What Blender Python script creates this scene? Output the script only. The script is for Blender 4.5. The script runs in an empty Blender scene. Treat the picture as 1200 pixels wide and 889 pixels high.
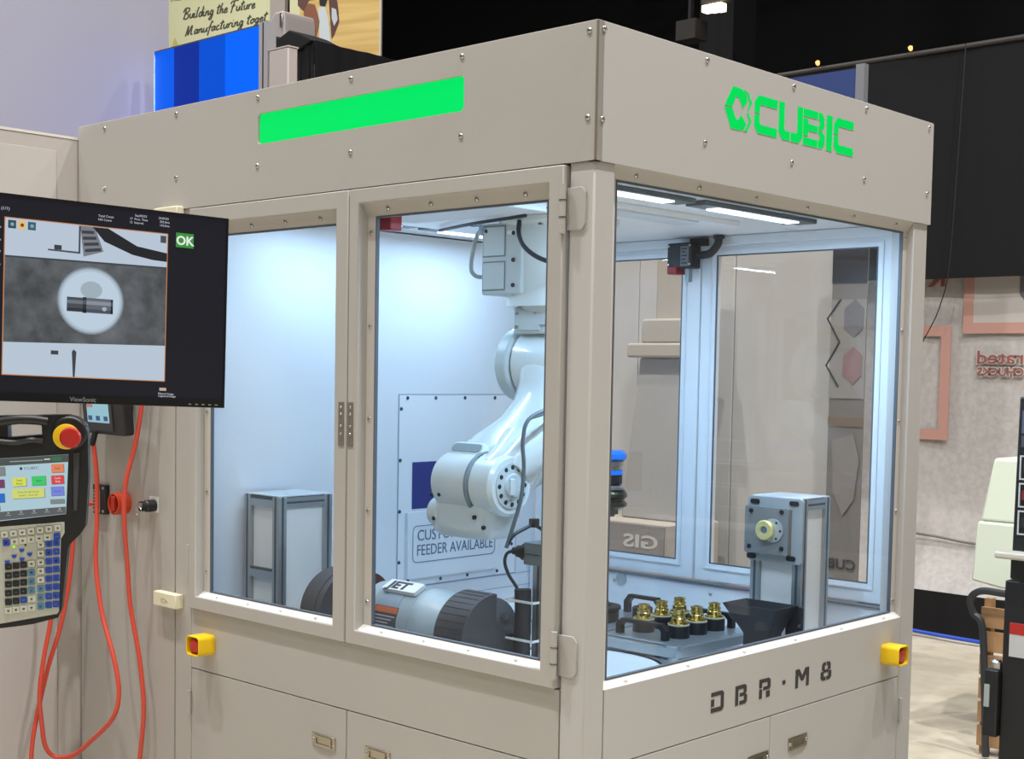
import bpy, bmesh, math, random
from mathutils import Matrix, Vector
random.seed(7)
SC = bpy.context.scene
COL = SC.collection

# ---------------------------------------------------------------- camera
cam_d = bpy.data.cameras.new('camera'); cam = bpy.data.objects.new('camera', cam_d); COL.objects.link(cam)
cam_d.sensor_width = 36.0; cam_d.sensor_fit = 'HORIZONTAL'; cam_d.lens = 1622.8 / 1200 * 36
cam_d.shift_x = 0.0119; cam_d.shift_y = 0.0762; cam_d.clip_start = 0.05; cam_d.clip_end = 200
CR = ((0.7286, -0.05445, 0.68277), (0.68472, 0.03294, -0.72806), (0.01715, 0.99797, 0.06128))
cam.matrix_world = Matrix.Translation((1.8636, -2.2635, 1.5653)) @ Matrix(CR).to_4x4()
SC.camera = cam

# ---------------------------------------------------------------- world, hall lights, exposure
w = bpy.data.worlds.new('world'); SC.world = w; w.use_nodes = True
w.node_tree.nodes['Background'].inputs[0].default_value = (1.0, 0.985, 0.97, 1)
w.node_tree.nodes['Background'].inputs[1].default_value = 0.13
def hall_light(x, y, z, size, power, col=(1, 0.985, 0.96)):
    d = bpy.data.lights.new('hall_light', 'AREA'); d.shape = 'DISK'; d.size = size; d.energy = power; d.color = col
    o = bpy.data.objects.new('hall_light', d); COL.objects.link(o); o.location = (x, y, z)
for x, y, p in ((-2.7, -2.0, 300), (-0.1, -2.1, 290), (2.1, -0.2, 340), (2.1, 2.5, 300), (1.5, 5.2, 160), (-4.5, -2.5, 130)):
    hall_light(x, y, 8.5, 0.22, p)
hall_light(4.5, -5.5, 8.5, 3.0, 300); hall_light(-7.5, 3.0, 8.5, 1.5, 300)
SC.view_settings.view_transform = 'Standard'; SC.view_settings.look = 'None'
SC.view_settings.exposure = 0.0; SC.view_settings.gamma = 1.0; SC.view_settings.use_curve_mapping = False

# ---------------------------------------------------------------- materials
def lin(c):
    return tuple((x / 255 / 12.92) if x / 255 <= 0.04045 else ((x / 255 + 0.055) / 1.055) ** 2.4 for x in c) + (1,)
MATS = {}
def mat(name, rgb, rough=0.5, metal=0.0, bump=0.0, bscale=200.0, vary=0.0, vscale=4.0, coat=0.0, rgb2=None):
    if name in MATS: return MATS[name]
    m = bpy.data.materials.new(name); m.use_nodes = True; nt = m.node_tree; b = nt.nodes['Principled BSDF']
    b.inputs['Base Color'].default_value = lin(rgb); b.inputs['Roughness'].default_value = rough
    b.inputs['Metallic'].default_value = metal; b.inputs['Coat Weight'].default_value = coat
    tc = nt.nodes.new('ShaderNodeTexCoord')
    if bump > 0:
        n = nt.nodes.new('ShaderNodeTexNoise'); n.inputs['Scale'].default_value = bscale; n.inputs['Detail'].default_value = 3
        bp = nt.nodes.new('ShaderNodeBump'); bp.inputs['Strength'].default_value = bump; bp.inputs['Distance'].default_value = 0.002
        nt.links.new(tc.outputs['Object'], n.inputs['Vector']); nt.links.new(n.outputs['Fac'], bp.inputs['Height'])
        nt.links.new(bp.outputs['Normal'], b.inputs['Normal'])
    if vary > 0 or rgb2:
        n = nt.nodes.new('ShaderNodeTexNoise'); n.inputs['Scale'].default_value = vscale; n.inputs['Detail'].default_value = 5
        r = nt.nodes.new('ShaderNodeMix'); r.data_type = 'RGBA'
        c2 = rgb2 or tuple(max(0, x * (1 - vary)) for x in rgb)
        mr = nt.nodes.new('ShaderNodeMapRange'); mr.inputs[1].default_value = 0.35; mr.inputs[2].default_value = 0.65
        nt.links.new(tc.outputs['Object'], n.inputs['Vector']); nt.links.new(n.outputs['Fac'], mr.inputs[0])
        nt.links.new(mr.outputs[0], r.inputs['Factor']); r.inputs[6].default_value = lin(rgb); r.inputs[7].default_value = lin(c2)
        nt.links.new(r.outputs[2], b.inputs['Base Color'])
    MATS[name] = m; return m
def emit(name, rgb, strength=1.0, base=(10, 10, 12), spec=None):
    if name in MATS: return MATS[name]
    m = bpy.data.materials.new(name); m.use_nodes = True; b = m.node_tree.nodes['Principled BSDF']
    b.inputs['Base Color'].default_value = lin(base); b.inputs['Roughness'].default_value = 0.35
    b.inputs['Emission Color'].default_value = lin(rgb); b.inputs['Emission Strength'].default_value = strength
    if spec is not None: b.inputs['Specular IOR Level'].default_value = spec
    MATS[name] = m; return m
def glass(name, tint, ior=1.42, refl=1.0):
    m = bpy.data.materials.new(name); m.use_nodes = True; nt = m.node_tree; nt.nodes.clear()
    out = nt.nodes.new('ShaderNodeOutputMaterial'); mix = nt.nodes.new('ShaderNodeMixShader')
    t = nt.nodes.new('ShaderNodeBsdfTransparent'); g = nt.nodes.new('ShaderNodeBsdfGlossy'); f = nt.nodes.new('ShaderNodeLayerWeight')
    # Schlick's approximation of the mirror reflection of a thin sheet, the same from either side
    f.inputs['Blend'].default_value = 0.5; r0 = ((ior - 1) / (ior + 1)) ** 2 * refl
    q = nt.nodes.new('ShaderNodeMath'); q.operation = 'POWER'; q.inputs[1].default_value = 5.0; nt.links.new(f.outputs['Facing'], q.inputs[0])
    k = nt.nodes.new('ShaderNodeMath'); k.operation = 'MULTIPLY_ADD'; k.inputs[1].default_value = 1 - r0; k.inputs[2].default_value = r0
    g.inputs['Roughness'].default_value = 0.0; t.inputs['Color'].default_value = tuple(tint) + (1,)
    nt.links.new(q.outputs[0], k.inputs[0]); nt.links.new(k.outputs[0], mix.inputs[0])
    nt.links.new(t.outputs[0], mix.inputs[1]); nt.links.new(g.outputs[0], mix.inputs[2]); nt.links.new(mix.outputs[0], out.inputs[0])
    MATS[name] = m; return m

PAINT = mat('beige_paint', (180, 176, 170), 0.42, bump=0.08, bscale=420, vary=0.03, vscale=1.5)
PAINT_LIT = mat('beige_paint_side_lit', (189, 186, 183), 0.45, bump=0.05, bscale=420)  # same paint, lightened for the stronger light on the side faces
CREAM = mat('cream_plastic', (226, 219, 192), 0.5)
LINER = mat('white_liner', (222, 226, 230), 0.38)
LINER2 = mat('white_panel', (228, 232, 236), 0.35)
DARKGAP = mat('dark_gap', (30, 28, 27), 0.8)
STEEL = mat('steel', (190, 188, 184), 0.28, 1.0)
STEELD = mat('dark_steel', (120, 118, 114), 0.35, 1.0)
NICKEL = mat('nickel_latch', (172, 164, 148), 0.3, 0.9)
ALU = mat('aluminium', (176, 182, 184), 0.35, 0.75)
ALUD = mat('aluminium_groove', (96, 102, 104), 0.5, 0.6)
GASKET = mat('gasket', (88, 96, 106), 0.6)
BLACK = mat('black_plastic', (26, 26, 28), 0.45)
BLACKM = mat('black_matt', (34, 34, 36), 0.7)
CHAR = mat('charcoal_guard', (62, 62, 66), 0.55, bump=0.2, bscale=300)
BRASS = mat('brass', (214, 186, 104), 0.22, 1.0)
ROBOT = mat('robot_white', (214, 224, 224), 0.22, coat=0.4)
ROBOTG = mat('robot_grey', (190, 202, 204), 0.35)
HOLE = mat('bolt_hole', (34, 40, 46), 0.6)
REDP = mat('red_plastic', (186, 42, 34), 0.35)
ORANGE = mat('orange_red_switch', (190, 62, 34), 0.4)
YEL = mat('yellow_plastic', (240, 196, 20), 0.4)
CABLE = mat('red_orange_cable', (204, 74, 56), 0.4)
BCABLE = mat('black_cable', (40, 46, 50), 0.45)
GCABLE = mat('grey_cable', (150, 160, 160), 0.5)
NAVY = mat('navy_vinyl', (34, 52, 124), 0.4)
INK = mat('grey_ink', (92, 112, 140), 0.6)
LETTER = mat('lettering_dark', (58, 57, 56), 0.6)
GREEN = emit('green_backlight', (0, 236, 104), .95, (0, 60, 26), .1)
GREEN2 = emit('green_letter_backlight', (0, 228, 92), .9, (0, 60, 26), .1)
LED = emit('led_diffuser', (225, 240, 255), 2.6, (200, 210, 220))
PANE = glass('clear_pane', (0.985, 0.99, 0.995), 1.3, 0.9)
PANES = glass('clear_side_pane', (0.985, 0.99, 0.995), 1.35, 1.0)
TINT = glass('grey_tinted_pane', (0.955, 0.95, 0.945), 1.5, 1.0)
WHITEP = mat('white_plastic', (232, 232, 228), 0.45)
BLUEP = mat('blue_gripper', (30, 120, 226), 0.35)

# ---------------------------------------------------------------- mesh helpers
I4 = Matrix.Identity(4)
def frame(o, r, u):
    r = Vector(r).normalized(); u = Vector(u); u = (u - r * r.dot(u)).normalized(); n = r.cross(u)
    return Matrix(((r.x, u.x, n.x, o[0]), (r.y, u.y, n.y, o[1]), (r.z, u.z, n.z, o[2]), (0, 0, 0, 1)))
FRONT = frame((0, 0, 0), (1, 0, 0), (0, 0, 1))          # x = +X, y = +Z, z outward (-Y)
SIDE = frame((0, 0, 0), (0, 1, 0), (0, 0, 1))           # x = +Y, y = +Z, z outward (+X)
LEFTIN = frame((-1.5, 0, 0), (0, 1, 0), (0, 0, 1))      # inner left wall, normal +X
MON = frame((-.145, -.829, 1.495), (0.2164, 0.9758, -0.0307), (-0.0181, 0.0355, 0.9992))
TPF = frame((-.136, -1.137, 1.329), (0.5739, 0.8171, 0.0544), (-0.0294, -0.0458, 0.9985))

class MB:
    def __init__(s, M=I4): s.v = []; s.f = []; s.M = M
    def add(s, vs, fs, T=None):
        b = len(s.v)
        for p in vs:
            p = Vector(p)
            if T is not None: p = T @ p
            s.v.append(s.M @ p)
        s.f += [tuple(i + b for i in f) for f in fs]; return s
    def box(s, x0, x1, y0, y1, z0, z1, T=None):
        x0, x1 = min(x0, x1), max(x0, x1); y0, y1 = min(y0, y1), max(y0, y1); z0, z1 = min(z0, z1), max(z0, z1)
        return s.add([(x0, y0, z0), (x1, y0, z0), (x1, y1, z0), (x0, y1, z0), (x0, y0, z1), (x1, y0, z1), (x1, y1, z1), (x0, y1, z1)],
                     [(0, 3, 2, 1), (4, 5, 6, 7), (0, 1, 5, 4), (1, 2, 6, 5), (2, 3, 7, 6), (3, 0, 4, 7)], T)
    def prism(s, poly, z0, z1, T=None):
        n = len(poly)
        a = sum(poly[i][0] * poly[(i + 1) % n][1] - poly[(i + 1) % n][0] * poly[i][1] for i in range(n))
        if a < 0: poly = poly[::-1]
        vs = [(p[0], p[1], z0) for p in poly] + [(p[0], p[1], z1) for p in poly]
        fs = [tuple(range(n))[::-1], tuple(range(n, 2 * n))] + [(i, (i + 1) % n, n + (i + 1) % n, n + i) for i in range(n)]
        return s.add(vs, fs, T)
    def ring(s, outer, inner, z0, z1, T=None):
        n = len(outer)
        vs = [(p[0], p[1], z) for z in (z0, z1) for pl in (outer, inner) for p in pl]
        O0, I0, O1, I1 = 0, n, 2 * n, 3 * n; fs = []
        for i in range(n):
            j = (i + 1) % n
            fs += [(O0 + i, O0 + j, O1 + j, O1 + i), (I0 + j, I0 + i, I1 + i, I1 + j), (O1 + i, O1 + j, I1 + j, I1 + i), (O0 + j, O0 + i, I0 + i, I0 + j)]
        return s.add(vs, fs, T)
    def rect_ring(s, a, b, z0, z1, T=None):
        R = lambda q: [(q[0], q[2]), (q[1], q[2]), (q[1], q[3]), (q[0], q[3])]
        return s.ring(R(a), R(b), z0, z1, T)
    def loft(s, rings, closed_ends=True, T=None):
        n = len(rings[0]); vs = [p for r in rings for p in r]; fs = []
        for k in range(len(rings) - 1):
            for i in range(n):
                j = (i + 1) % n; fs.append((k * n + i, k * n + j, (k + 1) * n + j, (k + 1) * n + i))
        if closed_ends: fs += [tuple(range(n))[::-1], tuple(range((len(rings) - 1) * n, len(rings) * n))]
        return s.add(vs, fs, T)
    def lathe(s, prof, p0, axis, n=24, T=None, caps=True):
        """prof: (radius, distance along axis)"""
        a = Vector(axis).normalized(); t = Vector((0, 0, 1)) if abs(a.z) < .9 else Vector((1, 0, 0))
        e1 = a.cross(t).normalized(); e2 = a.cross(e1); p0 = Vector(p0)
        rings = [[p0 + a * h + (e1 * math.cos(2 * math.pi * i / n) + e2 * math.sin(2 * math.pi * i / n)) * max(r, 1e-5) for i in range(n)] for r, h in prof]
        return s.loft(rings, caps, T)
    def cyl(s, p0, p1, r, r1=None, n=20, T=None):
        d = Vector(p1) - Vector(p0); return s.lathe([(r, 0), (r if r1 is None else r1, d.length)], p0, d, n, T)
    def tube(s, pts, r, n=10, smooth=6, T=None):
        P = [Vector(p) for p in pts]
        if smooth > 1 and len(P) > 2:
            Q = []; E = [P[0] * 2 - P[1]] + P + [P[-1] * 2 - P[-2]]
            for i in range(1, len(E) - 2):
                a, b, c, d = E[i - 1:i + 3]
                for k in range(smooth):
                    t = k / smooth
                    Q.append(.5 * ((2 * b) + (c - a) * t + (2 * a - 5 * b + 4 * c - d) * t * t + (3 * b - a - 3 * c + d) * t ** 3))
            Q.append(P[-1]); P = Q
        up = None; rings = []
        for i, p in enumerate(P):
            d = (P[min(i + 1, len(P) - 1)] - P[max(i - 1, 0)]).normalized()
            if up is None: up = d.orthogonal().normalized()
            up = (up - d * up.dot(d)).normalized(); q = d.cross(up)
            rings.append([p + (up * math.cos(2 * math.pi * k / n) + q * math.sin(2 * math.pi * k / n)) * r for k in range(n)])
        return s.loft(rings, True, T)
    def mesh(s, name, ang=32):
        me = bpy.data.meshes.new(name); me.from_pydata([tuple(v) for v in s.v], [], s.f); me.validate()
        bm = bmesh.new(); bm.from_mesh(me); bmesh.ops.recalc_face_normals(bm, faces=bm.faces); bm.to_mesh(me); bm.free()
        me.polygons.foreach_set('use_smooth', [True] * len(me.polygons)); me.set_sharp_from_angle(angle=math.radians(ang))
        return me
WM = {}
def setpar(o, parent, world=I4):
    WM[o.name] = world.copy()
    if parent is not None:
        o.parent = parent; o.matrix_basis = WM[parent.name].inverted() @ world
    else: o.matrix_basis = world
def info(o, label=None, cat=None, group=None, kind=None):
    for k, v in (('label', label), ('category', cat), ('group', group), ('kind', kind)):
        if v: o[k] = v
    return o
def obj(name, mb, m, parent=None, bevel=0, label=None, world=None, segs=2, ang=32):
    """mb holds world coordinates; the object's origin goes to the centre of its base"""
    if isinstance(mb, MB):
        if world is None:
            xs = [v.x for v in mb.v]; ys = [v.y for v in mb.v]; zs = [v.z for v in mb.v]
            c = Vector(((min(xs) + max(xs)) / 2, (min(ys) + max(ys)) / 2, min(zs))); world = Matrix.Translation(c)
            mb.v = [v - c for v in mb.v]
        me = mb.mesh(name, ang)
    else: me = mb
    if m and not me.materials: me.materials.append(m)
    o = bpy.data.objects.new(name, me); COL.objects.link(o); setpar(o, parent, world or I4)
    if bevel:
        b = o.modifiers.new('bevel', 'BEVEL'); b.width = bevel; b.segments = segs; b.limit_method = 'ANGLE'; b.angle_limit = math.radians(40)
    if label: o['label'] = label
    return o
def thing(name, loc, label, cat, group=None):
    o = bpy.data.objects.new(name, None); COL.objects.link(o); o.empty_display_size = .05
    setpar(o, None, Matrix.Translation(loc)); return info(o, label, cat, group)
def text_mesh(s, size, M, depth=0.0004, name='lettering', m=None, parent=None, bold=0.0, align='LEFT', shear=0, mirror=False, width=1.0, label=None):
    cu = bpy.data.curves.new('t', 'FONT'); cu.body = s; cu.size = size; cu.extrude = depth; cu.offset = bold; cu.align_x = align; cu.shear = shear
    cu.resolution_u = 3
    t = bpy.data.objects.new('t', cu); COL.objects.link(t)
    dg = bpy.context.evaluated_depsgraph_get(); dg.update()
    me = bpy.data.meshes.new_from_object(t.evaluated_get(dg)); COL.objects.unlink(t); bpy.data.objects.remove(t); bpy.data.curves.remove(cu)
    me.materials.clear()
    if mirror or width != 1.0: me.transform(Matrix.Diagonal(((-1 if mirror else 1) * width, 1, 1, 1)))
    if mirror: me.flip_normals()
    me.materials.append(m); o = bpy.data.objects.new(name, me); COL.objects.link(o); setpar(o, parent, M)
    if label: o['label'] = label
    return o
def T3(x, y, z=0): return Matrix.Translation((x, y, z))
# shared screw meshes, local z = outward
_s = MB().lathe([(0.0065, 0), (0.0065, 0.0012), (0.0055, 0.0032), (0.0028, 0.0042), (0.0024, 0.003), (0.0, 0.003)], (0, 0, 0), (0, 0, 1), 14)
SCREW = _s.mesh('screw', 50); SCREW.materials.append(STEEL)
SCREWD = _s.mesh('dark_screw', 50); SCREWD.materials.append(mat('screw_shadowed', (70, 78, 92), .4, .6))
def screw(F, x, y, z, parent, me=None, s=1.0):
    return obj('screw', me or SCREW, None, parent, world=F @ T3(x, y, z) @ Matrix.Scale(s, 4))

# ================================================================ THE SETTING
def structure(name, mb, m, label, cat, **k):
    o = obj(name, mb, m, **k); return info(o, label, cat, kind='structure')
FLOOR = mat('concrete_floor', (214, 205, 186), 0.55, bump=0.15, bscale=60, rgb2=(188, 178, 158), vscale=5)
structure('floor', MB().box(-14, 8, -7, 9, -0.1, 0), FLOOR, 'pale speckled concrete floor of the exhibition hall', 'floor')
structure('ceiling', MB().box(-16, 4, 4.2, 22, 9.2, 9.3), mat('black_ceiling', (16, 16, 18), .9), 'black unlit ceiling high over the hall', 'ceiling')
structure('wall_back', MB().box(-16, 6, 13, 13.1, 0, 9.2), mat('black_wall', (12, 12, 15), .9), 'black far wall of the hall behind everything', 'wall')
structure('wall_left', MB().box(-16.1, -16, 2, 13, 0, 9.2), mat('black_wall2', (12, 12, 15), .9), 'black side wall of the hall at far left', 'wall')

# ---- fabric booth backdrop at y = 6
BACKF = frame((0, 6.0, 0), (1, 0, 0), (0, 0, 1))
t = thing('backdrop_banner', (-1.7, 6.0, 0), 'grey speckled backdrop wall seen from behind, with mirrored orange print, right of the cell', 'banner')
FABRIC = mat('speckled_backdrop', (198, 193, 190), .8, bump=.25, bscale=25, rgb2=(184, 179, 176), vscale=30)
m_ = MB()
rows = []
for k, (z, y) in enumerate(((2.32, 6.0), (1.2, 6.0), (.56, 5.99), (.40, 5.93), (.20, 5.78))):
    rows.append([(x, y + .012 * math.sin(x * 9 + k), z) for x in [i * .25 - 6 for i in range(33)]])
vs = [p for r in rows for p in r]; n = 33
m_.add(vs, [(k * n + i, k * n + i + 1, (k + 1) * n + i + 1, (k + 1) * n + i) for k in range(4) for i in range(n - 1)])
m_.box(-6, 2, 6.02, 6.06, .25, 2.32)
obj('fabric', m_, FABRIC, t)
ORB = mat('faded_orange_print', (198, 152, 140), .8); ORL = mat('pale_print', (196, 190, 185), .8)
m_ = MB(BACKF).rect_ring((-2.42, -2.025, 1.19, 1.905), (-2.36, -2.09, 1.255, 1.84), 0.02, .024); obj('printed_frame', m_, ORB, t)
m_ = MB(BACKF).rect_ring((-1.95, -1.35, 1.855, 2.31), (-1.885, -1.415, 1.92, 2.25), 0.02, .024); obj('printed_frame', m_, ORB, t)
m_ = MB(BACKF).box(-1.885, -1.415, 1.92, 2.25, 0.02, .022); obj('printed_field', m_, ORL, t)
m_ = MB(BACKF).prism([(-1.6, 2.24), (-1.6, 2.09), (-1.55, 2.03), (-1.45, 2.03), (-1.45, 2.24)], 0.023, .026); obj('printed_shape', m_, mat('print_grey', (110, 108, 112), .8), t)
ORT = mat('print_dark_orange', (150, 92, 84), .8); ORW = mat('print_halo', (204, 190, 184), .8)
for z_, s_, tx in ((1.672, .112, 'rated'), (1.598, .070, 'CHUCKS')):
    x_ = -1.535
    text_mesh(tx, s_, BACKF @ T3(x_ - .02, z_, .022), .001, 'lettering_outline', ORW, t, bold=.007, mirror=True, width=1.25 if tx == 'rated' else 1.05)
    text_mesh(tx, s_, BACKF @ T3(x_ - .02, z_, .025), .001, 'lettering', ORT, t, bold=.001, mirror=True, width=1.25 if tx == 'rated' else 1.05)
text_mesh('K', .17, BACKF @ T3(-2.07, 2.155, .022), .001, 'lettering', ORT, t, bold=.006, mirror=True)

t = thing('black_drape', (-1, 5.85, 2.19), 'tall black drape hanging over the top of the grey backdrop', 'drape')
DRAPE = mat('black_cloth', (9, 8, 11), .95, bump=.4, bscale=14)
def cloth(F, x0, x1, z0, z1, fold=.02, n=60, freq=22, thick=.01):
    r0 = []
    mb = MB(F)
    for s_ in (0, thick):
        pass
    a = [(x0 + (x1 - x0) * i / n, z0, fold * math.sin(i / n * freq) + fold * .6 * math.sin(i / n * freq * 2.7 + 1)) for i in range(n + 1)]
    b = [(p[0], z1, p[2] * .5) for p in a]
    vs = a + b + [(p[0], p[1], p[2] - thick) for p in a] + [(p[0], p[1], p[2] - thick) for p in b]; N = n + 1
    fs = []
    for i in range(n):
        fs += [(i, i + 1, N + i + 1, N + i), (2 * N + i + 1, 2 * N + i, 3 * N + i, 3 * N + i + 1), (i + 1, i, 2 * N + i, 2 * N + i + 1), (N + i, N + i + 1, 3 * N + i + 1, 3 * N + i)]
    fs += [(0, N, 3 * N, 2 * N), (n, 2 * N + n, 3 * N + n, N + n)]
    return mb.add(vs, fs)
DR = frame((0, 5.85, 0), (1, -.0, 0), (0, 0, 1))
obj('cloth', cloth(DR, -3.26, 3.5, 2.19, 3.56, .015), DRAPE, t)
obj('top_rail', MB().cyl((-3.3, 5.85, 3.58), (3.5, 5.85, 3.60), .016), mat('grey_rail', (66, 62, 60), .5), t)
for x in (-2.93, -2.28):
    obj('rail_lamp', MB().lathe([(.008, 0), (.014, .012), (.014, .026), (.0, .034)], (x, 5.82, 3.60), (0, -.6, 1), 12), emit('warm_lamp', (255, 190, 120), 1.6, (120, 90, 60)), t)
t = info(obj('black_skirt', cloth(frame((0, 5.72, 0), (1, 0, 0), (0, 0, 1)), -6, 2, 0, .27, .02, 60, 60), DRAPE), 'black cloth skirt along the floor under the grey backdrop', 'drape')
info(obj('blue_floor_cable', MB().tube([(-2.8, 5.6, .05), (-2.2, 5.6, .045), (-2.0, 5.62, .03), (-1.7, 5.58, .03), (-1.3, 5.6, .02), (-.6, 5.55, .01)], .012), mat('blue_cable', (40, 80, 190), .4)), 'blue cable lying on the floor along the black skirt', 'cable')
info(obj('wall_cable', MB().tube([(-2.5, 5.955, .60), (-2.1, 5.955, .585), (-1.8, 5.955, .56), (-1.3, 5.95, .57)], .008), mat('grey_wall_cable', (120, 116, 112), .6)), 'thin grey cable strung across the grey backdrop below the orange print', 'cable')
info(obj('hanging_wire', MB().tube([(-1.92, 5.81, 3.59), (-1.94, 5.80, 2.9), (-1.97, 5.80, 2.25), (-2.02, 5.80, 2.02), (-2.07, 5.80, 1.90), (-2.17, 5.80, 1.72)], .0035, 6), mat('thin_wire', (34, 32, 31), .8)), 'thin dark wire hanging in front of the grey backdrop, beside the cell edge', 'wire')

# ---- dark roof trusses
def truss(p0, p1, label, h=.35, n=12, r=.03):
    a = Vector(p0); b = Vector(p1); mb = MB(); t = thing('roof_truss', p0, label, 'truss')
    M = mat('truss_dark', (48, 46, 50), .7)
    obj('chord', MB().cyl(a, b, r, n=8), M, t); obj('chord', MB().cyl(a - Vector((0, 0, h)), b - Vector((0, 0, h)), r, n=8), M, t)
    for k in range(n):
        q0 = a.lerp(b, k / n); q1 = a.lerp(b, (k + .5) / n) - Vector((0, 0, h)); q2 = a.lerp(b, (k + 1) / n)
        mb.cyl(q0, q1, r * .5, n=6); mb.cyl(q1, q2, r * .5, n=6)
    obj('web', mb, M, t)
truss((-9.5, 11, 7.0), (2, 11, 7.3), 'dark roof truss running across the top right of the hall')
truss((-8, 9, 6.2), (3, 12, 5.6), 'lower dark roof truss slanting down to the right behind the cell', .3, 16)
truss((-15, 12, 8.2), (-4, 8, 8.4), 'dark roof truss slanting above the wood-grain banner')
t = thing('support_column', (-6.2, 9.5, 0), 'dark grey column rising behind the cell near the top centre', 'column')
obj('shaft', MB().box(-6.35, -5.95, 9.3, 9.7, 0, 9.15), mat('column_grey', (20, 19, 22), .8), t)
obj('base_plate', MB().box(-6.45, -5.85, 9.2, 9.8, 0, .05), mat('column_grey', (40, 38, 42), .8), t)
t = thing('hanging_lamp', (-5.6, 8.4, 4.9), 'small bright lamp high in the dark behind the cell corner', 'lamp')
obj('housing', MB().box(-5.70, -5.43, 8.4, 8.5, 4.97, 5.03), mat('lamp_grey', (70, 62, 56), .6), t)
for k in range(3):
    obj('bulb', MB().box(-5.665 + k * .075, -5.605 + k * .075, 8.36, 8.45, 4.885 - k * .006, 4.945), emit('bulb_white', (255, 240, 215), 3), t)
obj('hanger', MB().box(-5.58, -5.55, 8.43, 8.47, 5.03, 9.19), BLACKM, t)
t = thing('speaker_box', (-5.85, 8.4, 4.7), 'dim grey box hanging under the small lamp in the dark', 'box')
obj('cabinet', MB().box(-5.98, -5.76, 8.4, 8.6, 4.68, 4.86), mat('lamp_grey2', (50, 46, 44), .6), t); obj('bracket', MB().box(-5.88, -5.85, 8.45, 8.5, 4.86, 9.19), BLACKM, t)

t = thing('blue_sign', (-2.3, 4.5, 2.2), 'small dark blue sign panel with a grey edge, behind the cell at upper right', 'sign')
BS = frame((0, 4.5, 0), (1, 0, 0), (0, 0, 1))
obj('panel', MB(BS).box(-2.75, -1.915, 2.2, 3.22, -.03, 0), mat('blue_sign', (34, 56, 112), .6), t)
obj('edge', MB(BS).box(-1.915, -1.865, 2.2, 3.24, -.04, .005), mat('sign_edge', (120, 122, 128), .5), t)
obj('post', MB(BS).box(-2.3, -2.24, 0, 2.3, -.1, -.04), mat('sign_edge', (120, 122, 128), .5), t)

# ---- beyond the back windows: partition, dark banner, shapes made up for reflections
PART = mat('partition_beige', (198, 195, 190), .75, rgb2=(186, 183, 178), vscale=1.2)
t = thing('booth_partition', (-2.2, 3.25, 0), 'plain beige partition standing behind the cell, seen through its back windows', 'partition')
for x0, x1 in ((-3.4, -2.34), (-2.335, -1.78), (-1.775, -1.235)):
    obj('panel', MB().box(x0, x1, 3.2, 3.24, 0.02, 2.25), PART, t, bevel=.003)
obj('foot', MB().box(-3.4, -1.235, 3.12, 3.32, 0, .02), STEELD, t)
obj('edge_post', MB().box(-1.23, -1.18, 3.18, 3.26, 0, 2.25), mat('partition_edge', (206, 198, 186), .6), t)
t = thing('reflection_stand_in', (-2.2, 2.9, 0), 'taupe stepped shapes standing in for reflections in the left back window', 'machine')  # made-up solid shapes in place of silhouettes mirrored in the back glass
MM = mat('taupe_reflection', (176, 167, 152), .7)
obj('column', MB().box(-1.973, -1.82, 2.85, 2.95, 1.80, 2.2), MM, t, bevel=.01)
obj('head', MB().box(-2.015, -1.79, 2.8, 3.0, 1.71, 1.82), MM, t, bevel=.01)
obj('body', MB().box(-2.082, -1.76, 2.78, 3.02, 1.645, 1.71), MM, t, bevel=.01)
obj('cover', MB().prism([(-2.14, .9), (-1.80, .9), (-1.80, 1.645), (-2.05, 1.645)], -3.02, -2.84, T=FRONT), mat('grey_cover', (170, 168, 164), .7), t, bevel=.01)
obj('base', MB().box(-2.5, -1.75, 2.72, 3.08, 0, .9), mat('taupe_base', (186, 176, 160), .7), t, bevel=.01)
BF = frame((0, 2.7, 0), (1, 0, 0), (0, 0, 1))
t = thing('grey_plinth', (-1.95, 2.62, 0), 'low grey counter with mirrored lettering behind the left back window', 'counter')
obj('front_panel', MB().box(-2.12, -1.72, 2.64, 2.70, 0.0, .905), mat('plinth_beige', (176, 168, 158), .7), t)
obj('sign_plate', MB().box(-2.10, -1.735, 2.63, 2.64, .77, .90), mat('plinth_grey', (138, 132, 128), .6), t)
text_mesh('GIS', .08, frame((0, 2.628, 0), (1, 0, 0), (0, 0, 1)) @ T3(-1.76, .80, .0), .001, 'lettering', mat('plinth_letter', (196, 192, 186), .6), t, bold=.002, mirror=True, width=1.7)
t = thing('dark_roll_up_banner', (-1.1, 3.05, 0), 'dark narrow banner with zigzag print, seen through the right side of the back window', 'banner')
obj('sheet', MB().box(-1.185, -1.02, 3.05, 3.056, .60, 2.2), mat('banner_dark', (120, 114, 108), .6), t)
obj('base', MB().box(-1.23, -1.0, 2.98, 3.12, 0, .6), mat('banner_base', (120, 110, 96), .6), t)
D2 = frame((0, 3.05, 0), (1, 0, 0), (0, 0, 1))
obj('printed_block', MB(D2).box(-1.185, -1.02, 1.97, 2.2, 0.001, .004), mat('banner_black', (40, 38, 44), .6), t)
obj('printed_block', MB(D2).box(-1.185, -1.02, 1.48, 1.90, 0.001, .004), mat('banner_mid', (146, 140, 134), .6), t)
obj('printed_block', MB(D2).box(-1.185, -1.02, 1.36, 1.40, 0.001, .004), mat('banner_tan', (120, 104, 84), .6), t)
obj('printed_shape', MB(D2).prism([(-1.12, 1.86), (-1.07, 1.9), (-1.03, 1.86), (-1.03, 1.78), (-1.07, 1.74), (-1.12, 1.78)], .005, .008), mat('banner_hex', (112, 108, 108), .6), t)
obj('printed_shape', MB(D2).prism([(-1.12, 1.66), (-1.07, 1.70), (-1.03, 1.66), (-1.03, 1.58), (-1.07, 1.54), (-1.12, 1.58)], .005, .008), mat('banner_hex_red', (140, 104, 100), .6), t)
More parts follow.
